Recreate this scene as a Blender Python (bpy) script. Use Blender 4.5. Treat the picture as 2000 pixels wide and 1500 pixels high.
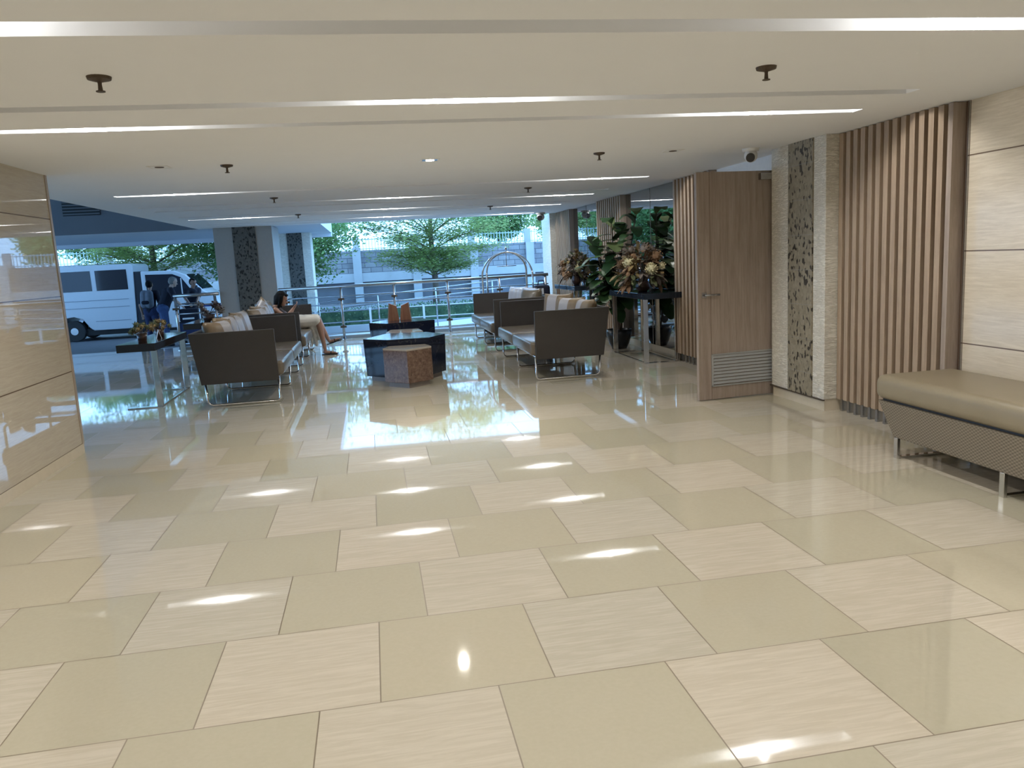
import bpy, bmesh, math, random
from mathutils import Vector, Matrix
random.seed(7)
scene = bpy.context.scene
C = scene.collection
for o in list(bpy.data.objects):
    bpy.data.objects.remove(o)

# ------------------------------------------------------------------ camera
YAW, PITCH, ROLL, FPX = 0.166954614, 0.159620169, -0.054100091, 1541.736
def cam_axes():
    cy, sy, cp, sp = math.cos(YAW), math.sin(YAW), math.cos(PITCH), math.sin(PITCH)
    cr, sr = math.cos(ROLL), math.sin(ROLL)
    f = Vector((sy*cp, cy*cp, -sp)); r = Vector((cy, -sy, 0)); u = r.cross(f)
    return cr*r + sr*u, -sr*r + cr*u, f
cR, cU, cF = cam_axes()
cd = bpy.data.cameras.new('camera'); cam = bpy.data.objects.new('camera', cd); C.objects.link(cam)
m = Matrix((cR, cU, -cF)).transposed().to_4x4(); m.translation = (0, 0, 1.45)
cam.matrix_world = m
cd.sensor_width = 36; cd.lens = FPX/2000*36; cd.clip_start = .05; cd.clip_end = 300
scene.camera = cam

# ------------------------------------------------------------------ world + exposure
w = bpy.data.worlds.new('world'); scene.world = w; w.use_nodes = True
bg = w.node_tree.nodes['Background']
bg.inputs[0].default_value = (0.275, 0.57, 1.0, 1); bg.inputs[1].default_value = 3.3
scene.view_settings.view_transform = 'Standard'; scene.view_settings.look = 'None'
scene.view_settings.exposure = 0.69; scene.view_settings.gamma = 1
scene.view_settings.use_curve_mapping = False
LAMP_W = 23.0
LAMP_COL = (1.0, .98, .94)

# ------------------------------------------------------------------ material helpers
class NT:
    def __init__(s, name):
        s.m = bpy.data.materials.new(name); s.m.use_nodes = True
        s.t = s.m.node_tree; s.b = s.t.nodes['Principled BSDF']
    def n(s, typ, **kw):
        o = s.t.nodes.new(typ)
        for k, v in kw.items(): setattr(o, k, v)
        return o
    def put(s, sock, v):
        if hasattr(v, 'is_linked') or isinstance(v, bpy.types.NodeSocket): s.t.links.new(v, sock)
        elif isinstance(v, (tuple, list)) and len(v) == 3 and len(sock.default_value) == 4: sock.default_value = (*v, 1)
        else: sock.default_value = v
    def math(s, op, a, b=None, c=None):
        o = s.n('ShaderNodeMath', operation=op)
        s.put(o.inputs[0], a)
        if b is not None: s.put(o.inputs[1], b)
        if c is not None: s.put(o.inputs[2], c)
        return o.outputs[0]
    def mix(s, f, a, b, bt='MIX'):
        o = s.n('ShaderNodeMix', data_type='RGBA', blend_type=bt)
        s.put(o.inputs[0], f); s.put(o.inputs[6], a); s.put(o.inputs[7], b)
        return o.outputs[2]
    def ramp(s, f, stops):
        o = s.n('ShaderNodeValToRGB'); e = o.color_ramp.elements
        while len(e) < len(stops): e.new(.5)
        for q, (p, col) in zip(e, stops): q.position = p; q.color = (*col, 1)
        s.put(o.inputs[0], f); return o.outputs[0]
    def pos(s, world=False):
        if world: return s.n('ShaderNodeNewGeometry').outputs['Position']
        return s.n('ShaderNodeTexCoord').outputs['Object']
    def scale(s, v, sc):
        o = s.n('ShaderNodeMapping'); s.put(o.inputs[0], v); o.inputs['Scale'].default_value = sc
        return o.outputs[0]
    def noise(s, v, sc=5, det=3, rough=.5, dist=0):
        o = s.n('ShaderNodeTexNoise'); s.put(o.inputs['Vector'], v)
        o.inputs['Scale'].default_value = sc; o.inputs['Detail'].default_value = det
        o.inputs['Roughness'].default_value = rough; o.inputs['Distortion'].default_value = dist
        return o.outputs[0]
    def sep(s, v):
        o = s.n('ShaderNodeSeparateXYZ'); s.put(o.inputs[0], v); return o.outputs
    def bump(s, h, st=.2, d=.01):
        o = s.n('ShaderNodeBump'); s.put(o.inputs['Height'], h)
        o.inputs['Strength'].default_value = st; o.inputs['Distance'].default_value = d
        s.t.links.new(o.outputs[0], s.b.inputs['Normal'])
    def set(s, col=None, rough=None, metal=None, spec=None, coat=None):
        B = s.b.inputs
        if col is not None: s.put(B['Base Color'], col)
        if rough is not None: s.put(B['Roughness'], rough)
        if metal is not None: B['Metallic'].default_value = metal
        if spec is not None: B['Specular IOR Level'].default_value = spec
        if coat is not None: B['Coat Weight'].default_value = coat; B['Coat Roughness'].default_value = .02
        return s.m
def plain(name, col, rough=.5, metal=0, spec=.5, var=.06, sc=20):
    k = NT(name)
    n = k.noise(k.pos(), sc, 2)
    a = tuple(c*(1-var) for c in col); b = tuple(min(1, c*(1+var)) for c in col)
    return k.set(k.mix(n, a, b), rough, metal, spec)
M = {}
def mat_floor():
    k = NT('polished_floor_tiles'); P = k.pos(True); X, Y, Z = k.sep(P)[:3]
    v = k.math('DIVIDE', k.math('SUBTRACT', Y, 2.497), .6104)
    row = k.math('FLOOR', v)
    u = k.math('DIVIDE', k.math('ADD', k.math('ADD', X, .683), k.math('MULTIPLY', row, .4)), .6)
    col = k.math('FLOOR', u)
    par = k.math('ABSOLUTE', k.math('MODULO', col, 2.0))
    wn = k.n('ShaderNodeTexWhiteNoise', noise_dimensions='2D')
    cx = k.n('ShaderNodeCombineXYZ'); k.put(cx.inputs[0], col); k.put(cx.inputs[1], row)
    k.put(wn.inputs['Vector'], cx.outputs[0])
    off = k.n('ShaderNodeVectorMath', operation='ADD'); k.put(off.inputs[0], P)
    sc5 = k.n('ShaderNodeVectorMath', operation='SCALE'); k.put(sc5.inputs[0], wn.outputs['Color']); sc5.inputs['Scale'].default_value = 9
    k.put(off.inputs[1], sc5.outputs[0])
    st = k.noise(k.scale(off.outputs[0], (1.2, 14, 1)), 4, 6, .65, .6)
    light = k.mix(k.ramp(st, [(.42, (0, 0, 0)), (.62, (1, 1, 1))]), (.55, .51, .415), (.615, .575, .48))
    fine = k.noise(off.outputs[0], 60, 3)
    dark = k.mix(fine, (.49, .46, .35), (.54, .51, .40))
    base = k.mix(par, light, dark)
    tint = k.mix(wn.outputs['Value'], (.94, .93, .92), (1.04, 1.0, .98), 'MIX')
    base = k.mix(1.0, base, tint, 'MULTIPLY')
    def edge(t, size):
        fr = k.math('FRACT', t); d = k.math('MULTIPLY', k.math('MINIMUM', fr, k.math('SUBTRACT', 1.0, fr)), size)
        return k.math('LESS_THAN', d, .0023)
    g = k.math('MAXIMUM', edge(u, .6), edge(v, .6104))
    base = k.mix(g, base, (.20, .155, .10))
    k.bump(k.noise(k.scale(P, (1, 1, 1)), 3.2, 1), .02, .004)
    m = k.set(base, k.math('MULTIPLY_ADD', g, .35, .035), 0, .62)
    k.b.inputs['IOR'].default_value = 1.62
    return m
def mat_wall(name, rough, a=(.60, .52, .40), b=(.70, .62, .50)):
    k = NT(name); P = k.pos(True); X, Y, Z = k.sep(P)[:3]
    st = k.noise(k.scale(P, (1.5, 1.5, 26)), 3, 6, .7, .4)
    base = k.mix(k.ramp(st, [(.35, (0, 0, 0)), (.65, (1, 1, 1))]), a, b)
    t = k.math('FRACT', k.math('DIVIDE', k.math('SUBTRACT', Z, .0787), .6215))
    g = k.math('LESS_THAN', t, .014)
    return k.set(k.mix(g, base, (.15, .11, .08)), rough, 0, .55)
def mat_wood(name, a, b, rough=.42, axis='z', sc=1.0):
    k = NT(name); P = k.pos(True)
    s = {'z': (14*sc, 14*sc, .7*sc), 'x': (.7, 14, 14), 'y': (14, .7, 14)}[axis]
    n1 = k.noise(k.scale(P, s), 3, 5, .6, .3); n2 = k.noise(k.scale(P, tuple(q*4 for q in s)), 4, 3, .6)
    f = k.math('MULTIPLY_ADD', n2, .35, k.math('MULTIPLY', n1, .75))
    k.bump(n2, .08, .002)
    return k.set(k.ramp(f, [(.35, a), (.7, b)]), rough, 0, .4)
def mat_mosaic(name='pebble_mosaic', mul=(.9, .88, .82)):
    k = NT(name); P = k.pos(True)
    vo = k.n('ShaderNodeTexVoronoi'); k.put(vo.inputs['Vector'], k.scale(P, (42, 42, 26))); vo.inputs['Scale'].default_value = 1
    ve = k.n('ShaderNodeTexVoronoi', feature='DISTANCE_TO_EDGE'); k.put(ve.inputs['Vector'], k.scale(P, (42, 42, 26))); ve.inputs['Scale'].default_value = 1
    br = k.sep(vo.outputs['Color'])[0]
    base = k.ramp(br, [(0, (.035, .028, .02)), (.17, (.05, .042, .03)), (.2, (.25, .22, .165)), (1, (.34, .30, .23))])
    Z = k.sep(P)[2]
    g = k.math('LESS_THAN', ve.outputs['Distance'], .05)
    base = k.mix(1.0, base, k.mix(k.noise(k.scale(P, (60, 60, 12)), 2, 3), (.6, .6, .6), (1.35, 1.35, 1.35)), 'MULTIPLY')
    base = k.mix(1.0, base, mul, 'MULTIPLY')
    line = k.math('LESS_THAN', k.math('FRACT', k.math('DIVIDE', Z, .3)), .010)
    base = k.mix(line, base, tuple(.3*q for q in mul))
    k.bump(ve.outputs['Distance'], .5, .006)
    return k.set(base, .45, 0, .4)
def mat_ripple():
    k = NT('white_ripple_tile'); P = k.pos(True)
    n = k.noise(k.scale(P, (7, 7, 42)), 2, 2, .5, 1.2)
    k.bump(k.ramp(n, [(.4, (0, 0, 0)), (.6, (1, 1, 1))]), .7, .012)
    return k.set(k.mix(k.ramp(n, [(.38, (0, 0, 0)), (.62, (1, 1, 1))]), (.66, .62, .53), (.84, .80, .71)), .5, 0, .4)
def mat_weave(name, a, b, sc=90):
    k = NT(name); P = k.pos()
    X, Y, Z = k.sep(P)[:3]
    s1 = k.math('SINE', k.math('MULTIPLY', k.math('ADD', X, Y), sc)); s2 = k.math('SINE', k.math('MULTIPLY', Z, sc*1.6))
    f = k.math('MULTIPLY_ADD', k.math('MULTIPLY', s1, s2), .5, .5)
    k.bump(f, .35, .003)
    return k.set(k.mix(f, a, b), .55, 0, .4)
def mat_leather(name, a, rough=.38):
    k = NT(name); P = k.pos()
    k.bump(k.noise(P, 160, 3), .12, .002)
    n = k.noise(P, 7, 3)
    return k.set(k.mix(n, tuple(c*.93 for c in a), tuple(c*1.06 for c in a)), rough, 0, .5)
def mat_pillow():
    k = NT('striped_satin'); X, Y, Z = k.sep(k.pos())[:3]
    band = k.math('LESS_THAN', k.math('ABSOLUTE', k.math('SUBTRACT', Y, .06)), .075)
    n = k.noise(k.pos(), 12, 3)
    gold = k.mix(n, (.16, .113, .062), (.23, .165, .095))
    k.bump(k.noise(k.pos(), 9, 2), .3, .02)
    return k.set(k.mix(band, gold, (.37, .36, .37)), .42, 0, .4)
def mat_leaf(name, a, b, rough=.35, sc=3, trans=0):
    k = NT(name); n = k.noise(k.pos(), sc, 3)
    m = k.set(k.ramp(n, [(.3, a), (.7, b)]), rough, 0, .5)
    k.b.inputs['Transmission Weight'].default_value = 0
    if trans:
        tr = k.n('ShaderNodeBsdfTranslucent'); mx = k.n('ShaderNodeMixShader'); mx.inputs[0].default_value = trans
        col = k.b.inputs['Base Color'].links[0].from_socket; k.put(tr.inputs[0], col)
        out = [q for q in k.t.nodes if q.type == 'OUTPUT_MATERIAL'][0]
        k.t.links.new(k.b.outputs[0], mx.inputs[1]); k.t.links.new(tr.outputs[0], mx.inputs[2]); k.t.links.new(mx.outputs[0], out.inputs[0])
    return m
def mat_stonewall():
    k = NT('retaining_stone'); P = k.pos(True)
    br = k.n('ShaderNodeTexBrick')
    sw = k.n('ShaderNodeCombineXYZ'); X, Y, Z = k.sep(P)[:3]; k.put(sw.inputs[0], X); k.put(sw.inputs[1], Z)
    k.put(br.inputs['Vector'], sw.outputs[0]); br.inputs['Scale'].default_value = 1.0
    br.inputs['Brick Width'].default_value = .5; br.inputs['Row Height'].default_value = .22; br.inputs['Mortar Size'].default_value = .015
    br.inputs['Color1'].default_value = (.20, .20, .22, 1); br.inputs['Color2'].default_value = (.30, .30, .31, 1); br.inputs['Mortar'].default_value = (.12, .12, .14, 1)
    n = k.noise(P, 2.5, 5, .7)
    return k.set(k.mix(1.0, br.outputs[0], k.mix(n, (.6, .6, .6), (1.3, 1.3, 1.3)), 'MULTIPLY'), .9)
def mat_emit(name, col, st):
    k = NT(name); k.set((.8, .8, .8), .5)
    k.b.inputs['Emission Color'].default_value = (*col, 1); k.b.inputs['Emission Strength'].default_value = st
    return k.m
def mat_glass():
    k = NT('clear_glass'); k.set((.92, .97, 1.0), .0)
    k.b.inputs['Transmission Weight'].default_value = 1; k.b.inputs['IOR'].default_value = 1.05
    return k.m
def mat_burl():
    k = NT('speckled_brown_stone'); P = k.pos()
    n = k.noise(P, 28, 6, .75, .5)
    return k.set(k.ramp(n, [(.32, (.05, .03, .02)), (.45, (.12, .07, .048)), (.58, (.19, .125, .088)), (.7, (.26, .185, .14))]), .32, 0, .5)
def mat_marble():
    k = NT('dark_blue_marble'); P = k.pos()
    n = k.noise(P, 2.2, 5, .6, 1.6)
    vein = k.ramp(k.math('ABSOLUTE', k.math('SUBTRACT', n, .5)), [(0, (1, 1, 1)), (.012, (0, 0, 0))])
    return k.set(k.mix(k.math('MULTIPLY', vein, .25), (.006, .011, .028), (.16, .15, .13)), .09, 0, .4)
M['floor'] = mat_floor()
M['wall_gloss'] = mat_wall('glossy_travertine', .015, (.46, .405, .32), (.53, .475, .385))
M['wall_satin'] = mat_wall('satin_travertine', .16, (.56, .49, .38), (.69, .62, .50))
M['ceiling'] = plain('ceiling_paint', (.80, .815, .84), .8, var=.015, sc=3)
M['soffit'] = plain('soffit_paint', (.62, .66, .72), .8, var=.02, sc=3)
M['greywall'] = plain('grey_wall_paint', (.13, .14, .16), .85, var=.05, sc=3)
M['slat'] = mat_wood('slat_wood', (.28, .205, .142), (.41, .31, .22))
M['doorwood'] = mat_wood('door_wood', (.23, .18, .145), (.37, .30, .245), .4)
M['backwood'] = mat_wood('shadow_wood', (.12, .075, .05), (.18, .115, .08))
M['greytile'] = plain('grey_pier_tile', (.33, .31, .29), .5)
M['mosaic'] = mat_mosaic(); M['mosaic_grey'] = mat_mosaic('grey_pebble_mosaic', (.34, .36, .42)); M['ripple'] = mat_ripple()
M['base_stone'] = plain('skirting_stone', (.60, .53, .41), .08, spec=.6)
M['mirror'] = plain('smoked_mirror', (.42, .42, .42), .01, 1, var=.005)
M['chrome'] = plain('chrome', (.72, .72, .73), .08, 1, var=.01)
M['steel'] = plain('brushed_steel', (.42, .42, .43), .25, 1, var=.03)
M['bronze'] = plain('dark_bronze', (.09, .065, .045), .5, .5)
M['white'] = plain('white_paint', (.75, .75, .74), .5)
M['whitemetal'] = plain('white_enamel', (.68, .69, .70), .35, 0)
M['black'] = plain('black_plastic', (.012, .012, .014), .35)
M['grille'] = plain('grille_metal', (.40, .41, .41), .4, .3)
M['weave'] = mat_weave('brown_woven_vinyl', (.033, .029, .026), (.050, .044, .039), 420)
M['bench_weave'] = mat_weave('taupe_wicker', (.10, .083, .057), (.25, .21, .152), 200)
M['leather'] = mat_leather('taupe_leather', (.26, .218, .145))
M['seat'] = mat_leather('olive_leather', (.150, .125, .095), .26)
M['pillow'] = mat_pillow(); M['silver'] = plain('silver_satin', (.40, .39, .40), .3, sc=9); M['olive_satin'] = plain('olive_satin', (.13, .105, .07), .3, sc=9)
M['marble'] = mat_marble(); M['burl'] = mat_burl()
M['plinth'] = plain('plinth_laminate', (.22, .19, .17), .3)
M['stooltop'] = plain('stool_top_stone', (.42, .38, .33), .12, spec=.6)
M['espresso'] = plain('espresso_lacquer', (.022, .017, .016), .06, spec=.6)
M['blueblack'] = plain('blue_black_lacquer', (.012, .020, .032), .06, spec=.6)
M['leaf'] = mat_leaf('fig_leaf', (.010, .035, .014), (.05, .115, .035))
M['leaf_pale'] = mat_leaf('fig_leaf_pale', (.09, .14, .05), (.22, .27, .12))
M['stem'] = plain('woody_stem', (.07, .045, .03), .8)
M['pot'] = plain('black_pot', (.012, .014, .018), .3)
M['vase'] = plain('brown_vase', (.075, .04, .03), .3)
M['flower_cream'] = plain('cream_petals', (.60, .54, .33), .7, var=.2, sc=60)
M['flower_rust'] = plain('rust_petals', (.17, .095, .045), .8, var=.35, sc=50)
M['flower_dust'] = plain('dusty_petals', (.16, .13, .105), .8, var=.35, sc=50)
M['flower_gold'] = plain('gold_leaf', (.22, .155, .06), .7, var=.3, sc=40)
M['olive'] = plain('olive_leaf', (.09, .10, .04), .7, var=.3, sc=40)
M['glass'] = mat_glass()
M['stonewall'] = mat_stonewall()
M['concrete'] = plain('pale_concrete', (.42, .43, .45), .9, var=.15, sc=2)
M['darkpanel'] = plain('recess_panel', (.16, .16, .18), .9, var=.2, sc=2)
M['asphalt'] = plain('driveway_asphalt', (.16, .16, .17), .7, var=.12, sc=6)
M['pave'] = plain('ramp_concrete', (.45, .46, .47), .6, var=.08, sc=3)
M['fence'] = plain('fence_paint', (.40, .50, .55), .5)
M['hedge'] = mat_leaf('hedge_leaves', (.03, .08, .04), (.11, .19, .085), .6, 6, .25)
M['treeleaf'] = mat_leaf('tree_leaves', (.26, .38, .12), (.55, .64, .28), .6, 1.2, .45)
M['treeleaf_dark'] = mat_leaf('tree_leaves_dark', (.10, .22, .07), (.28, .42, .16), .6, 1.2, .45)
M['bark'] = plain('grey_bark', (.13, .10, .075), .9, var=.3, sc=8)
M['vanwhite'] = plain('van_white', (.50, .52, .55), .25, spec=.5, var=.02)
M['vanglass'] = plain('tinted_glass', (.006, .009, .020), .06, spec=.3)
M['rubber'] = plain('rubber', (.012, .012, .013), .7)
M['cab_dark'] = plain('cab_interior', (.02, .022, .03), .8)
M['skin'] = plain('skin', (.33, .185, .125), .5, var=.08, sc=15)
M['skin_pale'] = plain('skin_pale', (.50, .33, .26), .5, var=.05, sc=15)
M['hair'] = plain('black_hair', (.006, .005, .005), .7, 0, .15, var=.3, sc=60)
M['hair_grey'] = plain('greying_hair', (.20, .19, .18), .6, var=.3, sc=60)
M['skirt'] = plain('cream_cotton', (.66, .63, .56), .85, var=.06)
M['topcloth'] = plain('dark_brown_top', (.05, .035, .03), .85)
M['navy'] = plain('navy_cotton', (.008, .010, .022), .9, var=.2)
M['denim'] = plain('blue_denim', (.035, .07, .17), .9, var=.2)
M['denim_dark'] = plain('dark_denim', (.02, .032, .09), .9, var=.2)
M['pack_grey'] = plain('grey_backpack', (.16, .18, .22), .8, var=.2)
M['copperwood'] = mat_wood('red_brown_wood', (.20, .085, .045), (.34, .16, .09))
M['paper'] = plain('white_card', (.8, .8, .8), .5)
M['lampglow'] = mat_emit('lamp_diffuser_glow', (1, .93, .82), 22)
M['eye'] = plain('dark_eye', (.01, .008, .006), .2)
M['lip'] = plain('lip', (.28, .10, .08), .5)
M['stripe'] = plain('blue_stripe', (.02, .03, .12), .4)

# ------------------------------------------------------------------ geometry helpers
class MB:
    def __init__(s): s.bm = bmesh.new()
    def box(s, x0, x1, y0, y1, z0, z1):
        v = [s.bm.verts.new((x, y, z)) for x in (x0, x1) for y in (y0, y1) for z in (z0, z1)]
        for f in ((0, 1, 3, 2), (4, 6, 7, 5), (0, 4, 5, 1), (2, 3, 7, 6), (0, 2, 6, 4), (1, 5, 7, 3)):
            s.bm.faces.new([v[i] for i in f])
        return s
    def poly(s, pts):
        s.bm.faces.new([s.bm.verts.new(p) for p in pts]); return s
    def prism(s, pts, axis, a, b, pts2=None):
        def mk(p, t):
            return {'z': (p[0], p[1], t), 'y': (p[0], t, p[1]), 'x': (t, p[0], p[1])}[axis]
        A = [s.bm.verts.new(mk(p, a)) for p in pts]; B = [s.bm.verts.new(mk(p, b)) for p in (pts2 or pts)]
        s.bm.faces.new(A[::-1]); s.bm.faces.new(B)
        n = len(pts)
        for i in range(n): s.bm.faces.new((A[i], A[(i+1) % n], B[(i+1) % n], B[i]))
        return s
    def lathe(s, prof, c=(0, 0, 0), seg=24, cap=True):
        rings = []
        for r, z in prof:
            rings.append([s.bm.verts.new((c[0]+r*math.cos(2*math.pi*i/seg), c[1]+r*math.sin(2*math.pi*i/seg), c[2]+z)) for i in range(seg)])
        for a, b in zip(rings, rings[1:]):
            for i in range(seg): s.bm.faces.new((a[i], a[(i+1) % seg], b[(i+1) % seg], b[i]))
        if cap: s.bm.faces.new(rings[0][::-1]); s.bm.faces.new(rings[-1])
        return s
    def tube(s, path, r, seg=10, closed=False, radii=None):
        P = [Vector(p) for p in path]; n = len(P); rings = []
        up = Vector((0, 0, 1)); prev = None
        for i in range(n):
            if closed: t = (P[(i+1) % n]-P[i-1])
            else: t = P[min(i+1, n-1)]-P[max(i-1, 0)]
            t.normalize()
            a = prev if prev is not None else (up if abs(t.z) < .9 else Vector((1, 0, 0)))
            a = (a - t*a.dot(t)).normalized(); prev = a; b = t.cross(a)
            rr = radii[i] if radii else r
            rings.append([s.bm.verts.new(P[i]+a*rr*math.cos(2*math.pi*k/seg)+b*rr*math.sin(2*math.pi*k/seg)) for k in range(seg)])
        prs = list(zip(rings, rings[1:])) + ([(rings[-1], rings[0])] if closed else [])
        for a, b in prs:
            for k in range(seg): s.bm.faces.new((a[k], a[(k+1) % seg], b[(k+1) % seg], b[k]))
        if not closed: s.bm.faces.new(rings[0][::-1]); s.bm.faces.new(rings[-1])
        return s
    def ball(s, c, r, sub=2, sc=(1, 1, 1)):
        mt = Matrix.Translation(c) @ Matrix.Diagonal((*[r*q for q in sc], 1))
        bmesh.ops.create_icosphere(s.bm, subdivisions=sub, radius=1, matrix=mt); return s
    def cap(s, p, rp, q, rq):
        t = bmesh.new()
        for c, r in ((p, rp), (q, rq)):
            bmesh.ops.create_icosphere(t, subdivisions=2, radius=r, matrix=Matrix.Translation(c))
        h = bmesh.ops.convex_hull(t, input=t.verts[:])
        keep = {f for f in h['geom'] if isinstance(f, bmesh.types.BMFace)}
        idx = {}
        for f in keep:
            for v in f.verts:
                if v not in idx: idx[v] = s.bm.verts.new(v.co)
        for f in keep: s.bm.faces.new([idx[v] for v in f.verts])
        t.free(); return s
    def chain(s, pts):
        for (p, r), (q, r2) in zip(pts, pts[1:]): s.cap(p, r, q, r2)
        return s
    def build(s, name, mat, parent=None, bevel=0, smooth=False, remesh=0, smooth_it=0, subsurf=0, loc=None):
        bmesh.ops.recalc_face_normals(s.bm, faces=s.bm.faces[:])
        me = bpy.data.meshes.new(name); s.bm.to_mesh(me); s.bm.free()
        me.materials.append(mat)
        o = bpy.data.objects.new(name, me); C.objects.link(o)
        if parent: o.parent = parent
        if loc: o.location = loc
        if bevel:
            b = o.modifiers.new('bevel', 'BEVEL'); b.width = bevel; b.segments = 2; b.limit_method = 'ANGLE'; b.angle_limit = .7
        if remesh:
            r = o.modifiers.new('remesh', 'REMESH'); r.mode = 'VOXEL'; r.voxel_size = remesh; r.use_smooth_shade = True
            if smooth_it:
                q = o.modifiers.new('smooth', 'SMOOTH'); q.iterations = smooth_it; q.factor = .5
        if subsurf:
            q = o.modifiers.new('sub', 'SUBSURF'); q.levels = subsurf; q.render_levels = subsurf
        if smooth or subsurf:
            for p in me.polygons: p.use_smooth = True
        return o
def tag(o, label, cat, group=None, kind=None):
    if label: o['label'] = label
    if cat: o['category'] = cat
    if group: o['group'] = group
    if kind: o['kind'] = kind
    return o
def thing(name, label, cat, loc=(0, 0, 0), rz=0, group=None):
    o = bpy.data.objects.new(name, None); C.objects.link(o); o.location = loc; o.rotation_euler = (0, 0, rz)
    o.empty_display_size = .1
    return tag(o, label, cat, group)
def struct(o): o['kind'] = 'structure'; return o
def dup(root, loc, rz=0, label=None, group=None):
    def cp(o, par):
        c = o.copy(); C.objects.link(c)
        if par: c.parent = par
        for ch in [q for q in bpy.data.objects if q.parent == o and q != c]: cp(ch, c)
        return c
    c = cp(root, None); c.location = loc; c.rotation_euler = (0, 0, rz)
    if label: c['label'] = label
    if group: c['group'] = group
    return c

# ================================================================== SETTING
H = 2.296; XR = 3.93; XL = -2.52; YE = 16.35
# floor (interior tiles run on into the open bay at the left)
struct(MB().box(-13, XR+2, -5.5, 16.8, -.12, 0).build('floor', M['floor']))
# ceiling with recessed slots
coves = [(-3.2, .15, -2.2, 3.3), (-.9, .15, -2.2, 3.3), (1.1, .15, -2.2, 3.3), (3.062, .17, -2.2, 3.3), (4.43, .13, -2.3, 3.27), (5.045, .12, -2.3, 3.31), (9.15, .13, -2.6, 3.3), (10.75, .12, -2.8, 3.3),
         (11.5, .12, -2.8, 3.3), (12.85, .12, -2.8, 3.3), (13.55, .12, -2.8, 3.3), (15.0, .12, -2.8, 3.3), (15.85, .12, -2.8, 3.3)]
def build_ceiling():
    b = MB()
    ys = [-5.5, 7.1, YE]
    for y, wd, _, _ in coves: ys += [y-wd/2, y+wd/2]
    ys = sorted(ys); T = H+.1
    for a, c in zip(ys, ys[1:]):
        mid = (a+c)/2; xl = XL-.25 if mid < 7.1 else -3.22
        cv = [q for q in coves if abs(q[0]-mid) < q[1]/2]
        if not cv: b.box(xl, XR+.15, a, c, H, T)
        else:
            b.box(xl, cv[0][2], a, c, H, T); b.box(cv[0][3], XR+.15, a, c, H, T)
    b.box(XL-.25, XR+.3, -5.5, 7.1, T, T+.1); b.box(-3.22, XR+.3, 7.1, YE, T, T+.1)
    struct(b.build('ceiling', M['ceiling']))
build_ceiling()
# right wall: panelled part, base behind slat screens, recess, mirror wall backing
struct(MB().box(XR, XR+.15, -5.5, 4.75, 0, H+.1).build('wall_right', M['wall_satin']))
struct(MB().box(XR-.012, XR, 4.752, 4.766, 0, H).build('trim_1', M['steel']))
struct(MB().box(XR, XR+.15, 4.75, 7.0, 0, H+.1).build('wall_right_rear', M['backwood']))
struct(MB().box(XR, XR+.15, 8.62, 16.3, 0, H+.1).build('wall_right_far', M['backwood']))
rc = MB().box(XR+1.6, XR+1.75, 6.9, 8.8, 0, H+.1).box(XR, XR+1.7, 6.85, 7.0, 0, H+.1).box(XR+.15, XR+1.7, 8.62, 8.75, 0, H+.1).box(XR+.15, XR+1.7, 7.0, 8.62, 2.2, H+.1)
struct(rc.build('wall_recess', M['white']))
struct(MB().box(XR-.004, XR+.15, 6.99, 8.63, 2.13, H+.1).build('trim_2', M['white']))
struct(MB().box(XR-.02, XR, -5.5, 6.05, 0, .083).build('baseboard_right', M['base_stone']))
struct(MB().box(XR-.02, XR, 8.62, 16.3, 0, .10).build('baseboard_right_far', M['base_stone']))
# left wall
struct(MB().box(XL-.25, XL, -5.5, 7.06, 0, H).build('wall_left', M['wall_gloss']))
struct(MB().box(XL-.26, XL+.006, 7.06, 7.10, .083, H).build('trim_3', plain('beige_edge_trim', (.36, .29, .22), .3)))
struct(MB().box(XL-.012, XL+.004, -5.5, 7.09, 0, .083).build('baseboard_left', M['base_stone']))
struct(MB().box(XL-.3, XR+.3, -5.65, -5.5, 0, H+.1).build('wall_back', M['wall_satin']))
# open bay at the left: back wall, high ceiling, far grey wall with louvre
struct(MB().box(-13, XL-.25, 5.9, 6.05, 0, 3.5).build('wall_bay_near', M['wall_satin']))
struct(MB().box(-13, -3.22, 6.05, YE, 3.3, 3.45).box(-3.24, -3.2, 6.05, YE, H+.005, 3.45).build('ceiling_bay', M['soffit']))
struct(MB().box(-13, -3.0, YE-.05, YE+.1, 2.30, 3.5).build('wall_bay_far', M['greywall']))
# canopy beyond the building line
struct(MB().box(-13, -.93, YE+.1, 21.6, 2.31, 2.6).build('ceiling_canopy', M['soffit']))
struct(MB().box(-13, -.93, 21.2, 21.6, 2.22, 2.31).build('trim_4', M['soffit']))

struct(MB().box(-17, -4.0, 21.6, 27.2, 3.2, 3.4).build('ceiling_unseen_shade', M['soffit']))  # unseen slab hidden behind the fascia, added to keep skylight off the van
# piers
def pier(name, x0, x1, y0, y1, z0, z1, strips, n, mt='ripple'):
    struct(MB().box(x0, x1, y0, y1, z0, z1).build('wall_pier_'+name, M[mt], bevel=.004))
    b = MB()
    for q in strips: b.box(*q)
    struct(b.build('trim_%d' % n, M['mosaic' if name == 'right' else 'mosaic_grey']))
pier('right', 3.72, XR+.05, 6.09, 6.99, .10, H, [(3.708, 3.73, 6.27, 6.67, .10, H)], 5)
struct(MB().box(3.73, XR+.05, 6.10, 6.98, 0, .10).build('baseboard_pier', M['base_stone']))
struct(MB().box(3.70, 3.722, 6.08, 6.99, .093, .101).build('trim_6', M['bronze']))
pier('left', -2.93, -1.84, 16.2, 17.35, 0, H, [(-2.58, -2.15, 16.185, 16.21, 0, H)], 7, 'greytile')
pier('outer', -2.22, -1.42, 20.4, 21.2, -.25, 2.31, [(-1.98, -1.62, 20.385, 20.41, -.25, 2.31)], 8)
pier('far_right', 3.72, XR+.3, 16.3, 17.1, 0, H, [], 9)

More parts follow.
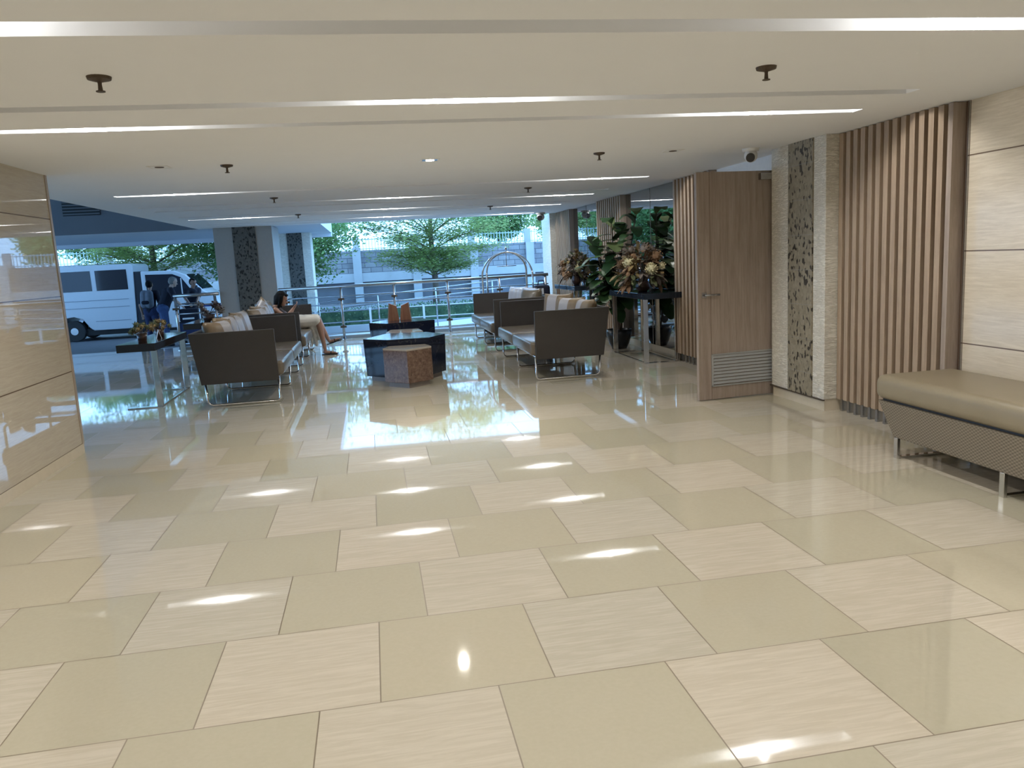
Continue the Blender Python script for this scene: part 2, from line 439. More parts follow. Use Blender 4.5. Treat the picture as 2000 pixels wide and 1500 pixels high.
# ================================================================== SLAT SCREENS (wall panelling)
def screen(idx, y0, y1, n, label, fw=.054, front=3.83, zb=.105):
    t = thing('slat_screen', label, 'wall panel', (XR, (y0+y1)/2, 0), 0)
    L = y1-y0; cy = (y0+y1)/2
    # end board nearest the camera
    MB().box(front-XR, -.002, y0-cy, y0-cy+.045, zb, H-.003).build('end_board', M['doorwood'], t)
    pitch = (L-.045)/n
    for i in range(n):
        yy = y0-cy+.045+pitch*(i+1)-fw
        MB().box(front-XR, -.012, yy, yy+fw, zb, H-.003).build('slat', M['slat'], t, bevel=.002)
        MB().box(front-XR+.03, -.022, yy+.012, yy+fw-.012, 0, zb).build('foot', M['steel'], t)
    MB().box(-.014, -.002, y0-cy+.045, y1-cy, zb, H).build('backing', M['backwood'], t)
    return t
screen(1, 4.79, 6.08, 13, 'slatted timber screen beside the taupe bench, widest of the slat screens')
screen(2, 8.64, 9.72, 9, 'slatted timber screen just behind the open louvred door')
screen(3, 11.9, 13.2, 11, 'slatted timber screen between the two mirrors, behind the fiddle leaf fig')
screen(4, 15.1, 16.28, 10, 'slatted timber screen furthest back, beside the white end pier')
# mirrors
def mirror(n, y0, y1, label):
    t = thing('wall_mirror', label, 'mirror', (XR, (y0+y1)/2, .1)); cy = (y0+y1)/2
    MB().box(-.012, -.004, y0-cy, -.004, .002, H-.102).build('mirror_pane', M['mirror'], t)
    MB().box(-.012, -.004, .004, y1-cy, .002, H-.102).build('mirror_pane', M['mirror'], t)
    MB().box(-.016, -.003, -.004, .004, .002, H-.102).build('mirror_joint', M['steel'], t)
mirror(1, 9.74, 11.88, 'smoked two-pane wall mirror beside the open door, behind the nearer console')
mirror(2, 13.22, 15.08, 'smoked two-pane wall mirror at the far end, reflecting the garden')

# ================================================================== DOOR (standing open across the recess)
def make_door():
    t = struct(thing('door_1', 'wood-grain swing door standing open, with silver louvre at its foot', 'door', (3.80, 7.06, 0), math.radians(5.5)))
    MB().box(-.84, 0, -.022, .022, .008, 2.115).build('door_leaf', M['doorwood'], t, bevel=.002)
    MB().box(-.71, -.706, -.0235, -.02, .008, 2.115).build('edge_groove', M['backwood'], t)
    g = MB().box(-.71, -.705+.01, -.034, -.02, .13, .44).box(-.02, -.005, -.034, -.02, .13, .44).box(-.71, -.005, -.034, -.02, .13, .142).box(-.71, -.005, -.034, -.02, .428, .44)
    for i in range(9):
        z = .15+i*.031
        g.prism([(-.022, z), (-.036, z+.004), (-.026, z+.026), (-.022, z+.026)], 'x', -.695, -.02)
    g.build('louvre', M['grille'], t)
    h = MB().tube([(-.775, -.02, 1.0), (-.775, -.065, 1.0), (-.77, -.07, 1.0), (-.64, -.07, 1.0)], .010)
    h.lathe([(.026, 0), (.026, .001)], (0, 0, 0), 4) if False else None
    h.build('lever_handle', M['steel'], t, smooth=True)
    MB().box(-.80, -.75, -.028, -.021, .975, 1.025).build('handle_rose', M['steel'], t, bevel=.003)
    MB().box(-.20, -.03, -.07, -.022, 2.03, 2.09).build('door_closer', M['steel'], t, bevel=.004)
    for z in (.25, 1.05, 1.9): MB().tube([(.008, -.01, z-.05), (.008, -.01, z+.05)], .008).build('hinge', M['steel'], t)
make_door()

# ================================================================== CEILING FITTINGS
def cove_lamp(x, y, label):
    t = thing('ceiling_light', label, 'light', (x, y, H+.05), 0, None)
    MB().box(-.085, .085, -.022, .022, .03, .05).build('lamp_housing', M['white'], t)
    MB().box(-.07, .07, -.016, .016, .018, .030).build('lamp_diffuser', M['lampglow'], t)
    ld = bpy.data.lights.new('cove_light', 'POINT'); ld.energy = LAMP_W; ld.color = LAMP_COL; ld.shadow_soft_size = .018
    lo = bpy.data.objects.new('lamp_source', ld); C.objects.link(lo); lo.parent = t; lo.location = (0, 0, -.005)
    return t
side = ['right', 'middle', 'left']
for x, y, lab in [(-1.62, 3.062, 'lamp glowing in the nearest ceiling slot, at the left edge of the photo'), (2.62, 3.062, 'brightest lamp in the nearest ceiling slot, top right corner'),
                  (.52, 4.43, 'lamp glowing in the second ceiling slot, upper middle of the photo'),
                  (-1.53, 5.045, 'lamp in the third ceiling slot, on the left above the glossy wall'), (2.62, 5.045, 'lamp in the third ceiling slot, on the right near the slat screen'),
                  (-2.0, 9.15, 'lamp in the fourth ceiling slot, left side, over the left sofa'), (2.70, 9.15, 'lamp in the fourth ceiling slot, right side, near the open door'),
                  (.35, 10.75, 'lamp in the fifth ceiling slot, above the front coffee table'), (2.80, 11.5, 'lamp in the sixth ceiling slot, above the nearer right sofa'),
                  (.35, 12.85, 'lamp in the seventh ceiling slot, above the far coffee table'), (-2.0, 13.55, 'lamp in the eighth ceiling slot, just before the left pier'), (2.80, 13.55, 'lamp in the eighth ceiling slot, above the far right sofa'),
                  (.35, 15.0, 'lamp in the ninth ceiling slot, centre, close to the railing'), (2.80, 15.85, 'lamp in the furthest ceiling slot, above the luggage cart'),
                  (-1.6, 1.1, 'unseen fill lamp added in the ceiling slot above the viewpoint, left'), (.5, 1.1, 'unseen fill lamp added in the ceiling slot above the viewpoint, middle'), (2.62, 1.1, 'unseen fill lamp added in the ceiling slot above the viewpoint, right'),  # from here on: out-of-view lamps added as interior fill, repeating the slot pattern
                  (-1.6, -.9, 'unseen fill lamp added in the first slot behind the viewpoint, left'), (.5, -.9, 'unseen fill lamp added in the first slot behind the viewpoint, middle'), (2.62, -.9, 'unseen fill lamp added in the first slot behind the viewpoint, right'),
                  (-1.6, -3.2, 'unseen fill lamp added in the last slot behind the viewpoint, left'), (2.62, -3.2, 'unseen fill lamp added in the last slot behind the viewpoint, right')]:
    cove_lamp(x, y, lab)
def sprinkler(x, y, label, first=[None]):
    if first[0]: return dup(first[0], (x, y, H), 0, label)
    t = thing('fire_sprinkler', label, 'sprinkler', (x, y, H), 0, 'fire sprinklers in the ceiling')
    MB().lathe([(.012, -.022), (.047, -.012), (.050, 0)], seg=20).build('escutcheon', M['bronze'], t)
    MB().lathe([(.010, -.055), (.008, -.03), (.011, -.012)], seg=12).build('nozzle', M['bronze'], t)
    MB().lathe([(.019, -.062), (.019, -.058)], seg=14).build('deflector', M['bronze'], t)
    first[0] = t
for i, y in enumerate([3.758, 6.81, 9.98, 13.2]):
    nm = ['nearest', 'second nearest', 'third nearest', 'furthest'][i]
    sprinkler(-1.07, y, 'dark ceiling sprinkler, %s in the left-hand row' % nm)
    sprinkler(2.02 if i else 1.973, y, 'dark ceiling sprinkler, %s in the right-hand row' % nm)
def square_light(x, y, label, lit):
    t = thing('recessed_downlight', label, 'light', (x, y, H))
    b = MB().box(-.08, .08, -.08, -.066, -.004, .002).box(-.08, .08, .066, .08, -.004, .002).box(-.08, -.066, -.066, .066, -.004, .002).box(.066, .08, -.066, .066, -.004, .002)
    b.build('frame', M['white'], t)
    MB().box(-.066, .066, -.066, .066, -.0025, -.0005).build('reflector', M['steel'] if lit else M['ceiling'], t)
    MB().lathe([(.035, -.006), (.035, -.003)], seg=20).build('lamp_diffuser', M['lampglow'] if lit else M['bronze'], t)
    if lit:
        ld = bpy.data.lights.new('downlight', 'SPOT'); ld.energy = 130; ld.color = (1, .95, .85); ld.spot_size = 2.75; ld.spot_blend = .9; ld.shadow_soft_size = .03
        lo = bpy.data.objects.new('lamp_source', ld); C.objects.link(lo); lo.parent = t; lo.location = (0, 0, -.012)
square_light(.565, 6.92, 'lit square recessed downlight in the middle of the ceiling', True)
square_light(-1.575, 6.79, 'unlit square recessed downlight on the left of the ceiling', False)
square_light(2.70, 6.83, 'unlit square recessed downlight on the right of the ceiling', False)
def cctv(x, y, label, s, dark):
    t = thing('security_camera', label, 'camera', (x, y, H))
    bodym = M['grille'] if dark else M['white']
    MB().lathe([(.062*s, -.022*s), (.065*s, -.003), (.065*s, 0)], seg=24).build('mount', bodym, t, smooth=True)
    MB().ball((0, 0, -.055*s), .052*s, 3).build('housing', bodym, t, smooth=True)
    d = Vector((-.45, -.78, -.35)).normalized(); u = MB()
    u.tube([Vector((0, 0, -.055*s))+d*.035*s, Vector((0, 0, -.055*s))+d*.058*s], .034*s, 20); u.build('lens', M['black'], t)
cctv(3.45, 6.86, 'white turret security camera on the ceiling above the open door', 1.15, False)
cctv(3.45, 15.9, 'grey dome security camera on the ceiling near the far right pier', 1.5, True)
# louvre on grey wall
t = thing('air_vent', 'dark louvred vent high on the grey wall above the van', 'vent', (-5.25, YE-.055, 2.80))
MB().box(-.33, .33, -.004, 0, -.16, .2).build('backing', M['black'], t)
for i in range(6): MB().box(-.32, .32, -.03, -.004, -.14+i*.055, -.12+i*.055).build('slat', M['greywall'], t)

# ================================================================== SOFAS
def make_sofa(label):
    t = thing('sofa', label, 'sofa', (0, 0, 0), 0)
    L = 1.25
    for s in (-1, 1):
        y0, y1 = (-L, -L+.045) if s < 0 else (L-.045, L)
        MB().prism([(-.44, .255), (-.435, .815), (.46, .815), (.375, .255)], 'y', y0, y1).build('armrest', M['weave'], t, bevel=.006)
    MB().prism([(.33, .30), (.375, .255), (.46, .815), (.42, .815)], 'y', -L+.045, L-.045).build('backrest', M['weave'], t, bevel=.005)
    MB().box(-.41, .36, -L+.045, L-.045, .27, .30).build('seat_frame', M['weave'], t)
    for s in (-1, 1):
        c = MB().box(-.495, .34, -.598, .598, .30, .455)
        o = c.build('seat_cushion', M['seat'], t, bevel=.035, smooth=True, loc=(0, s*.601, 0)); o.modifiers['bevel'].segments = 4
        MB().box(-.30, .30, -.003, .003, .452, .4575).build('seam', M['weave'], o)
    for y in (-1.17, 0, 1.17):
        pts = [(-.43, y, .30), (-.43, y, .06)]
        for a in range(1, 6): pts.append((-.43+.05*(1-math.cos(a*math.pi/12*1.2)), y, .06-.047*math.sin(a*math.pi/12*1.2)))
        pts += [(-.37, y, .014), (.29, y, .014), (.325, y, .03), (.34, y, .06), (.35, y, .27)]
        MB().tube(pts, .0135, 10).build('sled_leg', M['chrome'], t, smooth=True)
    MB().tube([(-.43, -1.2, .285), (-.43, 1.2, .285)], .012).build('front_rail', M['chrome'], t, smooth=True)
    return t
sofaR1 = make_sofa('brown woven sofa with olive seat and sled legs, nearer one on the right'); sofaR1.location = (2.24, 10.15, 0)
sofaR2 = dup(sofaR1, (2.24, 13.25, 0), 0, 'brown woven sofa with olive seat, further one on the right before the luggage cart')
sofaL1 = dup(sofaR1, (-1.53, 10.15, 0), math.pi, 'brown woven sofa with olive seat, nearer one on the left beside the console')
sofaL2 = dup(sofaR1, (-1.53, 13.25, 0), math.pi, 'brown woven sofa on the left that the woman in the cream skirt sits on')
for o, g in ((sofaR1, 1), (sofaR2, 1), (sofaL1, 1), (sofaL2, 1)): o['group'] = 'lounge sofas around the coffee tables'

# pillows
def pillow_mesh():
    b = MB(); N = 14; top = []; bot = []
    for i in range(N+1):
        ra = []; rb = []
        for j in range(N+1):
            u = -1+2*i/N; v = -1+2*j/N
            pin = 1-.10*(1-abs(u)**2)*0; e = (1-u**4)*(1-v**4)
            x = .235*u*(1-.09*(1-v*v)*0 - .07*(v*v < 1)*(1-v*v)); y = .235*v*(1-.07*(1-u*u))
            h = .085*max(e, 0)**.45
            ra.append((h, x, y)); rb.append((-h, x, y))
        top.append(ra); bot.append(rb)
    vt = [[b.bm.verts.new(p) for p in r] for r in top]
    vb = [[(vt[i][j] if i in (0, N) or j in (0, N) else b.bm.verts.new(bot[i][j])) for j in range(N+1)] for i in range(N+1)]
    for i in range(N):
        for j in range(N):
            b.bm.faces.new((vt[i][j], vt[i+1][j], vt[i+1][j+1], vt[i][j+1]))
            b.bm.faces.new((vb[i][j], vb[i][j+1], vb[i+1][j+1], vb[i+1][j]))
    return b
pil0 = [None]
def pillow(x, y, side, label, group, rz=0, lean=.30, z=.45, roll=0, mt=None):
    if pil0[0] is None:
        o = pillow_mesh().build('throw_pillow', M['pillow'], None, smooth=True); pil0[0] = o
    else:
        o = pil0[0].copy(); C.objects.link(o)
        if mt: o.data = o.data.copy(); o.data.materials[0] = M[mt]
    o.location = (x, y, z+.235); o.rotation_mode = 'XYZ'
    # thin axis is local X ; lean back away from the seat front
    o.rotation_euler = (roll, -lean if side < 0 else lean, rz)
    tag(o, label, 'pillow', group)
gL1, gL2, gR1, gR2 = ['pillows on the %s sofa' % q for q in ('nearer left', 'further left', 'nearer right', 'further right')]
for i, y in enumerate([9.25, 9.68, 10.15, 10.7]):
    pillow(-1.71, y, -1, ['tan and silver striped pillow against the near arm of the nearer left sofa', 'tan and silver striped pillow, second from the near arm of the nearer left sofa', 'striped pillow, third from the near arm of the nearer left sofa', 'striped pillow furthest from the near arm of the nearer left sofa'][i], gL1, rz=[-.5, -.35, -.3, -.25][i], lean=.22, z=.46+.02*(i % 2))
for i, y in enumerate([12.34, 12.62, 12.92, 13.2]):
    pillow(-1.71, y, -1, ['striped pillow against the near arm of the sofa the woman sits on', 'striped pillow second along on the sofa the woman sits on', 'tilted pillow with its white corner up, on the sofa the woman sits on', 'olive pillow right beside the seated woman'][i], gL2, rz=[-.5, -.45, -.35, -.3][i], lean=.22, z=[.43, .46, .50, .50][i], roll=[0, 0, .5, 0][i], mt=[None, None, None, 'olive_satin'][i])
for i, (x, y, rz, z) in enumerate([(2.50, 9.30, .15, .44), (2.40, 9.62, .6, .45), (2.42, 10.35, .75, .47)]):
    pillow(x, y, 1, ['tan pillow in the near corner of the nearer right sofa', 'gold pillow standing second from the near arm of the nearer right sofa', 'wide tan and silver pillow in the middle of the nearer right sofa'][i], gR1, rz=rz, lean=.2, z=z)
for i, y in enumerate([12.45, 12.8, 13.2, 13.6]):
    pillow(2.47, y, 1, ['brown pillow against the near arm of the further right sofa', 'silver pillow second along on the further right sofa', 'silver pillow third along on the further right sofa', 'silver pillow furthest along on the further right sofa'][i], gR2, rz=.5, lean=.2, z=.47, mt=['olive_satin', 'silver', 'silver', 'silver'][i])

# ================================================================== COFFEE TABLES + STOOLS
def poly_table(name, label, cat, pts, z, mat, topmat, zb=.06, inset=.86, flare=1.0, group=None):
    cx = sum(p[0] for p in pts)/len(pts); cy = sum(p[1] for p in pts)/len(pts)
    t = thing(name, label, cat, (cx, cy, 0), 0, group)
    L = [(p[0]-cx, p[1]-cy) for p in pts]; low = [(a*flare, b*flare) for a, b in L]; s = [(a*inset, b*inset) for a, b in L]
    MB().prism(low, 'z', zb, z-.022, L).build('body', mat, t, bevel=.004)
    MB().prism(L, 'z', z-.0215, z).build('top', topmat, t, bevel=.003)
    MB().prism(s, 'z', 0, zb).build('plinth', M['plinth'], t)
    return t
poly_table('coffee_table', 'dark blue marble faceted coffee table, the nearer one behind the brown stool', 'table', [(-.17, 10.04), (.12, 9.72), (.63, 9.68), (.86, 10.02), (.65, 10.50), (.14, 10.64)], .53, M['marble'], M['marble'], flare=.97, group='dark marble coffee tables')
poly_table('coffee_table', 'dark blue marble faceted coffee table, the further one carrying the wooden vases', 'table', [(-.10, 12.82), (.17, 12.40), (.93, 12.56), (.74, 13.20), (.21, 13.36)], .53, M['marble'], M['marble'], flare=.97, group='dark marble coffee tables')
poly_table('stool', 'brown speckled faceted stool standing in front of the nearer marble table', 'stool', [(.06, 9.42), (.33, 9.12), (.63, 9.34), (.575, 9.62), (.14, 9.66)], .46, M['burl'], M['stooltop'], inset=.84, group='brown faceted stools')
poly_table('stool', 'brown faceted stool whose pale top shows between the two marble tables', 'stool', [(.14, 11.60), (.38, 11.36), (.67, 11.50), (.63, 11.96), (.22, 12.05)], .46, M['burl'], M['stooltop'], inset=.84, group='brown faceted stools')
def wedge_vase(x, y, label, mir):
    t = thing('wooden_vase', label, 'vase', (x, y, .53), 0, 'red-brown wooden vases')
    w1, w2, h = .095, .062, .265
    b = MB(); A = [(-w1, -.06), (w1, -.06), (w1, .06), (-w1, .06)]
    B = [(-w2, -.05), (w2, -.05), (w2, .05), (-w2, .05)]
    va = [b.bm.verts.new((p[0], p[1], 0)) for p in A]
    vb = [b.bm.verts.new((p[0], p[1], h+(.02 if p[0]*mir < 0 else -.03))) for p in B]
    b.bm.faces.new(va[::-1]); b.bm.faces.new(vb)
    for i in range(4): b.bm.faces.new((va[i], va[(i+1) % 4], vb[(i+1) % 4], vb[i]))
    b.build('body', M['copperwood'], t, bevel=.003)
    MB().box(-w2+.015, w2-.015, -.035, .035, h-.03, h-.024).build('rim_opening', M['backwood'], t) if False else None
    MB().prism([(-w1*.98*mir, .0), (-w1*.98*mir+.012*mir, .0), (-w2*mir+.012*mir, h), (-w2*mir, h)], 'y', -.0625, -.059).build('pale_edge', M['stooltop'], t)
wedge_vase(.295, 12.95, 'tapered red-brown wooden vase, left one of the pair on the further table', 1)
wedge_vase(.495, 12.98, 'tapered red-brown wooden vase, right one of the pair on the further table', -1)

# ================================================================== CONSOLES
def console(label, x, y, wd, ln, z, th, mat, group, sides=(-1, 1)):
    t = thing('console_table', label, 'table', (x, y, 0), 0, group)
    MB().box(-wd/2, wd/2, -ln/2, ln/2, z-th, z).build('tabletop', mat, t, bevel=.003)
    for sy in (-1, 1):
        yy = sy*(ln/2-.10)
        for sx in sides:
            MB().box(sx*(wd/2-.04)-.033, sx*(wd/2-.04)+.033, yy-.012, yy+.012, .012, z-th).build('leg', M['chrome'], t, bevel=.002)
        MB().box(-wd/2+.02, wd/2-.02, yy-.035, yy+.035, 0, .012).build('foot_bar', M['chrome'], t)
    for sx in sides: MB().box(sx*(wd/2-.04)-.012, sx*(wd/2-.04)+.012, -ln/2+.14, ln/2-.14, 0, .012).build('side_bar', M['chrome'], t)
    return t
console('dark espresso console table on chrome legs behind the nearer left sofa', -2.60, 9.95, .40, 1.55, .725, .085, M['espresso'], 'consoles behind the left sofas', (1,))
console('dark console table behind the left sofa the woman sits on', -2.60, 13.1, .40, 1.55, .725, .085, M['espresso'], 'consoles behind the left sofas', (1,))
console('blue-black console on wide chrome legs before the nearer mirror', 3.60, 10.27, .50, 1.50, .90, .075, M['blueblack'], 'consoles against the mirrors')
console('blue-black console before the further mirror, behind the right sofas', 3.60, 13.75, .50, 1.50, .90, .075, M['blueblack'], 'consoles against the mirrors')

# ================================================================== PLANTS AND FLOWERS
def leafshape(bm, base, d, up, L, W, seg=6, droop=.35, cupv=.12):
    d = d.normalized(); side = d.cross(up)
    if side.length < 1e-4: side = d.cross(Vector((1, 0, 0)))
    side.normalize(); nrm = side.cross(d).normalized()
    rows = []
    for i in range(seg+1):
        t = i/seg; wv = W*.5*math.sin(math.pi*min(1, t*.94+.03))**.65*(.65+.5*t)
        c = base+d*(L*t)-Vector((0, 0, 1))*(droop*L*t*t)
        rows.append([bm.verts.new(c-side*wv+nrm*cupv*wv), bm.verts.new(c-nrm*.0), bm.verts.new(c+side*wv+nrm*cupv*wv)])
    for a, b in zip(rows, rows[1:]):
        bm.faces.new((a[0], a[1], b[1], b[0])); bm.faces.new((a[1], a[2], b[2], b[1]))
def rdir(rng, zmin=-.3, zmax=1):
    a = rng.uniform(0, 2*math.pi); z = rng.uniform(zmin, zmax); r = math.sqrt(max(0, 1-z*z))
    return Vector((r*math.cos(a), r*math.sin(a), z))
def petalball(bm, c, r, rng, n=60, pet=.35):
    for _ in range(n):
        d = rdir(rng, -1, 1); p = c+d*r*rng.uniform(.8, 1)
        leafshape(bm, p, (d+rdir(rng, -1, 1)*.8), d, r*pet, r*pet*.9, 2, 0, .3)
    bmesh.ops.create_icosphere(bm, subdivisions=2, radius=r*.86, matrix=Matrix.Translation(c))
def bouquet(name, label, loc, R, hz, vr, vh, seed, cream, group=None, sc=1.0, big=True):
    rng = random.Random(seed)
    t = thing(name, label, 'flowers', loc, 0, group)
    MB().lathe([(vr*.55, 0), (vr*.95, vh*.35), (vr, vh*.6), (vr*.75, vh*.95), (vr*.8, vh), (vr*.7, vh), (vr*.65, vh*.9)], seg=20, cap=True).build('vase', M['vase'], t, smooth=True)
    st = MB(); oli = MB(); dust = MB(); gold = MB(); rust = MB()
    C0 = Vector((0, 0, vh*.85))
    for i in range(44 if big else 12):
        d = rdir(rng, -.05, 1); tip = Vector((min(d.x*R, .17), d.y*R, vh+d.z*hz))
        st.tube([C0, (C0+tip)/2+Vector((0, 0, .02)), tip], .0035*sc, 5)
        kind = rng.choice(['oli', 'dust', 'gold', 'rust', 'rust', 'gold'] if i % 2 else ['oli', 'rust', 'dust'])
        b = {'oli': oli, 'dust': dust, 'gold': gold, 'rust': rust}[kind]
        if kind in ('dust', 'rust') and big and i % 3:
            q_ = MB(); petalball(q_.bm, tip*.93, .058*sc*rng.uniform(.8, 1.3), rng, 40); q_.build('dried_bloom', M['flower_dust' if kind == 'dust' else 'flower_rust'], t)
        for _ in range(9):
            leafshape(b.bm, tip*rng.uniform(.6, 1.0), (d+rdir(rng, -1, 1)*.9), Vector((0, 0, 1)), (.13*sc)*rng.uniform(.7, 1.3), .06*sc, 4, .3)
    st.build('stems', M['stem'], t)
    oli.build('olive_leaves', M['olive'], t); gold.build('gold_leaves', M['flower_gold'], t)
    dust.build('dusty_leaves', M['flower_dust'], t); rust.build('rust_leaves', M['flower_rust'], t)
    for (x, y, z, r) in cream:
        b = MB(); petalball(b.bm, Vector((x, y, z)), r, rng, 90, .4); b.build('hydrangea_bloom', M['flower_cream'], t)
    return t
bouquet('flower_arrangement', 'large dried flower arrangement with cream hydrangeas on the nearer mirror console', (3.54, 10.12, .90), .34, .52, .10, .13, 3,
        [(-.24, -.16, .40, .068), (.02, -.30, .30, .070), (-.13, -.12, .42, .04), (.20, -.20, .33, .045)], 'dried flower arrangements on the mirror consoles')
bouquet('flower_arrangement', 'dried flower arrangement with one cream bloom on the further mirror console', (3.54, 13.6, .90), .29, .44, .085, .16, 5,
        [(-.02, -.22, .29, .06), (.14, -.2, .28, .045)], 'dried flower arrangements on the mirror consoles')
for i, (x, y, lab) in enumerate([(-2.62, 9.55, 'small pot of tan dried flowers at the near end of the espresso console'), (-2.58, 10.15, 'small pot of dried flowers further along the espresso console, behind the card'),
                                 (-2.55, 13.0, 'bushy dark red and cream flower pot on the further left console')]):
    s = [1, 1, 1.7][i]
    rng = random.Random(20+i); t = thing('potted_flowers', lab, 'flowers', (x, y, .725), 0, 'small flower pots on the left consoles')
    MB().lathe([(.045*s, 0), (.058*s, .09), (.052*s, .09), (.048*s, .075)], seg=18).build('pot', M['vase'], t, smooth=True)
    a = MB(); b = MB(); st = MB()
    for k in range(14):
        d = rdir(rng, .05, .9); tip = Vector((d.x*.12*s, d.y*.12*s, .09+d.z*.12*s))
        st.tube([(0, 0, .07), tip], .003, 5); q_ = MB(); petalball(q_.bm, tip, .026*s, rng, 24, .6); q_.build('dried_bloom', (M['flower_gold'] if i < 2 else M['vase']) if k % 2 else (M['olive'] if i < 2 else M['flower_dust']), t)
    st.build('stems', M['stem'], t)
t = thing('menu_card', 'small white card standing between the two flower pots on the console', 'card', (-2.52, 9.86, .725), .3)
MB().prism([(-.03, 0), (-.026, 0), (.002, .10), (0, .104)], 'y', -.045, .045).build('front_leaf', M['paper'], t)
MB().prism([(.03, 0), (.026, 0), (-.002, .10), (0, .104)], 'y', -.045, .045).build('rear_leaf', M['paper'], t)

# fiddle leaf fig
def fig(label, loc, seed=11):
    rng = random.Random(seed); t = thing('fiddle_leaf_fig', label, 'plant', loc)
    MB().lathe([(.11, 0), (.15, .08), (.185, .2), (.19, .29), (.175, .29), (.165, .25)], seg=28).build('pot', M['pot'], t, smooth=True)
    MB().lathe([(.16, .245), (.001, .25)], seg=20, cap=False).build('soil', M['stem'], t)
    st = MB(); lf = MB(); pale = MB()
    stems = [((0, 0), (-.12, -.18), 1.85), ((.03, 0), (.14, -.45), 1.95), ((-.03, .03), (-.28, -.05), 1.45), ((0, -.02), (.05, -.15), 1.75), ((0, .02), (-.2, .3), 1.5)]
    for (bx, by), (tx, ty), h in stems:
        pts = [Vector((bx+(tx)*(k/6)**1.3, by+ty*(k/6)**1.3, .24+(h-.24)*k/6)) for k in range(7)]
        st.tube(pts, .012, 7, radii=[.013-.001*k for k in range(7)])
        n = 21
        for k in range(n):
            f = .30+.70*k/(n-1); seg = min(5, int(f*6)); q = f*6-seg
            p = pts[seg].lerp(pts[seg+1], q); a = k*2.4+bx*50
            up = .25+.9*(f > .9)
            d = Vector((math.cos(a), math.sin(a), up))
            if p.x + .42*math.cos(a) > .26: d.x = -abs(d.x)*.3-.05; d.normalize()
            leafshape((pale if rng.random() < .14 else lf).bm, p, d, Vector((0, 0, 1)), rng.uniform(.28, .42), rng.uniform(.19, .27), 6, rng.uniform(.2, .8), .15)
    st.build('stems', M['stem'], t); lf.build('leaves', M['leaf'], t, smooth=True); pale.build('pale_leaves', M['leaf_pale'], t, smooth=True)
fig('tall fiddle leaf fig in a round black pot between the two mirror consoles', (3.60, 11.42, 0))

# ================================================================== BENCH
t = thing('upholstered_bench', 'taupe leather bench with wicker base and chrome legs by the right wall', 'bench', (3.60, 3.75, 0))
y0, y1 = -1.75, 1.05
b = MB(); xf = -.29
for (xa, xb, za) in ((xf, .28, .355),): pass
b.prism([(y0, .135), (y1-.19, .135), (y1-.02, .36), (y0, .36)], 'x', xf+.01, .29); b.build('wicker_base', M['bench_weave'], t, bevel=.006)
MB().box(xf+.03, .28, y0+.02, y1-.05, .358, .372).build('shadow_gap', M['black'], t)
o = MB().box(xf-.01, .30, y0, y1, .37, .535).build('seat_cushion', M['leather'], t, bevel=.055, smooth=True); o.modifiers['bevel'].segments = 6
for yy in (.82, -.08, -.98, -1.6):
    for xx in (xf, .26): MB().box(xx, xx+.022, yy-.018, yy+.018, 0, .14).build('leg', M['chrome'], t, bevel=.002)
    MB().box(xf+.022, .26, yy-.018, yy+.018, 0, .014).build('foot_bar', M['chrome'], t)

# ================================================================== LUGGAGE CART
t = thing('luggage_cart', 'birdcage hotel luggage cart with arched chrome rails beside the railing', 'cart', (2.58, 15.2, 0))
MB().box(-.48, .48, -.33, .33, .16, .20).build('deck', M['vase'], t, bevel=.02)
MB().tube([(-.48, -.33, .22), (.48, -.33, .22), (.48, .33, .22), (-.48, .33, .22)], .014, 8, closed=True).build('bumper_rail', M['chrome'], t, smooth=True)
for yy in (-.31, .31):
    pts = [(-.44, yy, .20)]
    for k in range(25):
        a = math.pi*k/24; pts.append((-.44*math.cos(a), yy*(1-.75*math.sin(a)), 1.12+.42*math.sin(a)))
    pts.append((.44, yy, .20))
    MB().tube(pts, .019, 10).build('arch_rail', M['chrome'], t, smooth=True)
MB().tube([(0, -.10, 1.54), (0, .10, 1.54)], .012).ball((0, 0, 1.61), .03, 2).tube([(0, 0, 1.54), (0, 0, 1.60)], .010).build('finial', M['chrome'], t, smooth=True)
MB().tube([(0, 0, 1.54), (0, 0, 1.28)], .008).tube([(-.19, 0, 1.28), (.19, 0, 1.28)], .009).build('hanging_bar', M['steel'], t, smooth=True)
for sx in (-.4, .4):
    for sy in (-.26, .26):
        MB().tube([(sx, sy-.02, .075), (sx, sy+.02, .075)], .075, 18).build('wheel', M['rubber'], t)
        MB().box(sx-.02, sx+.02, sy-.03, sy+.03, .13, .165).build('caster_fork', M['steel'], t)
t = thing('duffel_bag', 'black and white patterned bag standing by the foot of the far right pier', 'bag', (3.33, 15.6, 0))
MB().box(-.16, .16, -.12, .12, .60, .86).build('bag_body', M['navy'], t, bevel=.05)
MB().box(-.15, .15, -.11, .11, 0, .60).build('suitcase_body', M['black'], t, bevel=.03)
MB().tube([(-.07, 0, .86), (-.05, 0, .95), (.05, 0, .95), (.07, 0, .86)], .012).build('handle', M['rubber'], t, smooth=True)
MB().box(-.10, .02, -.125, -.12, .68, .80).build('white_patch', M['paper'], t)

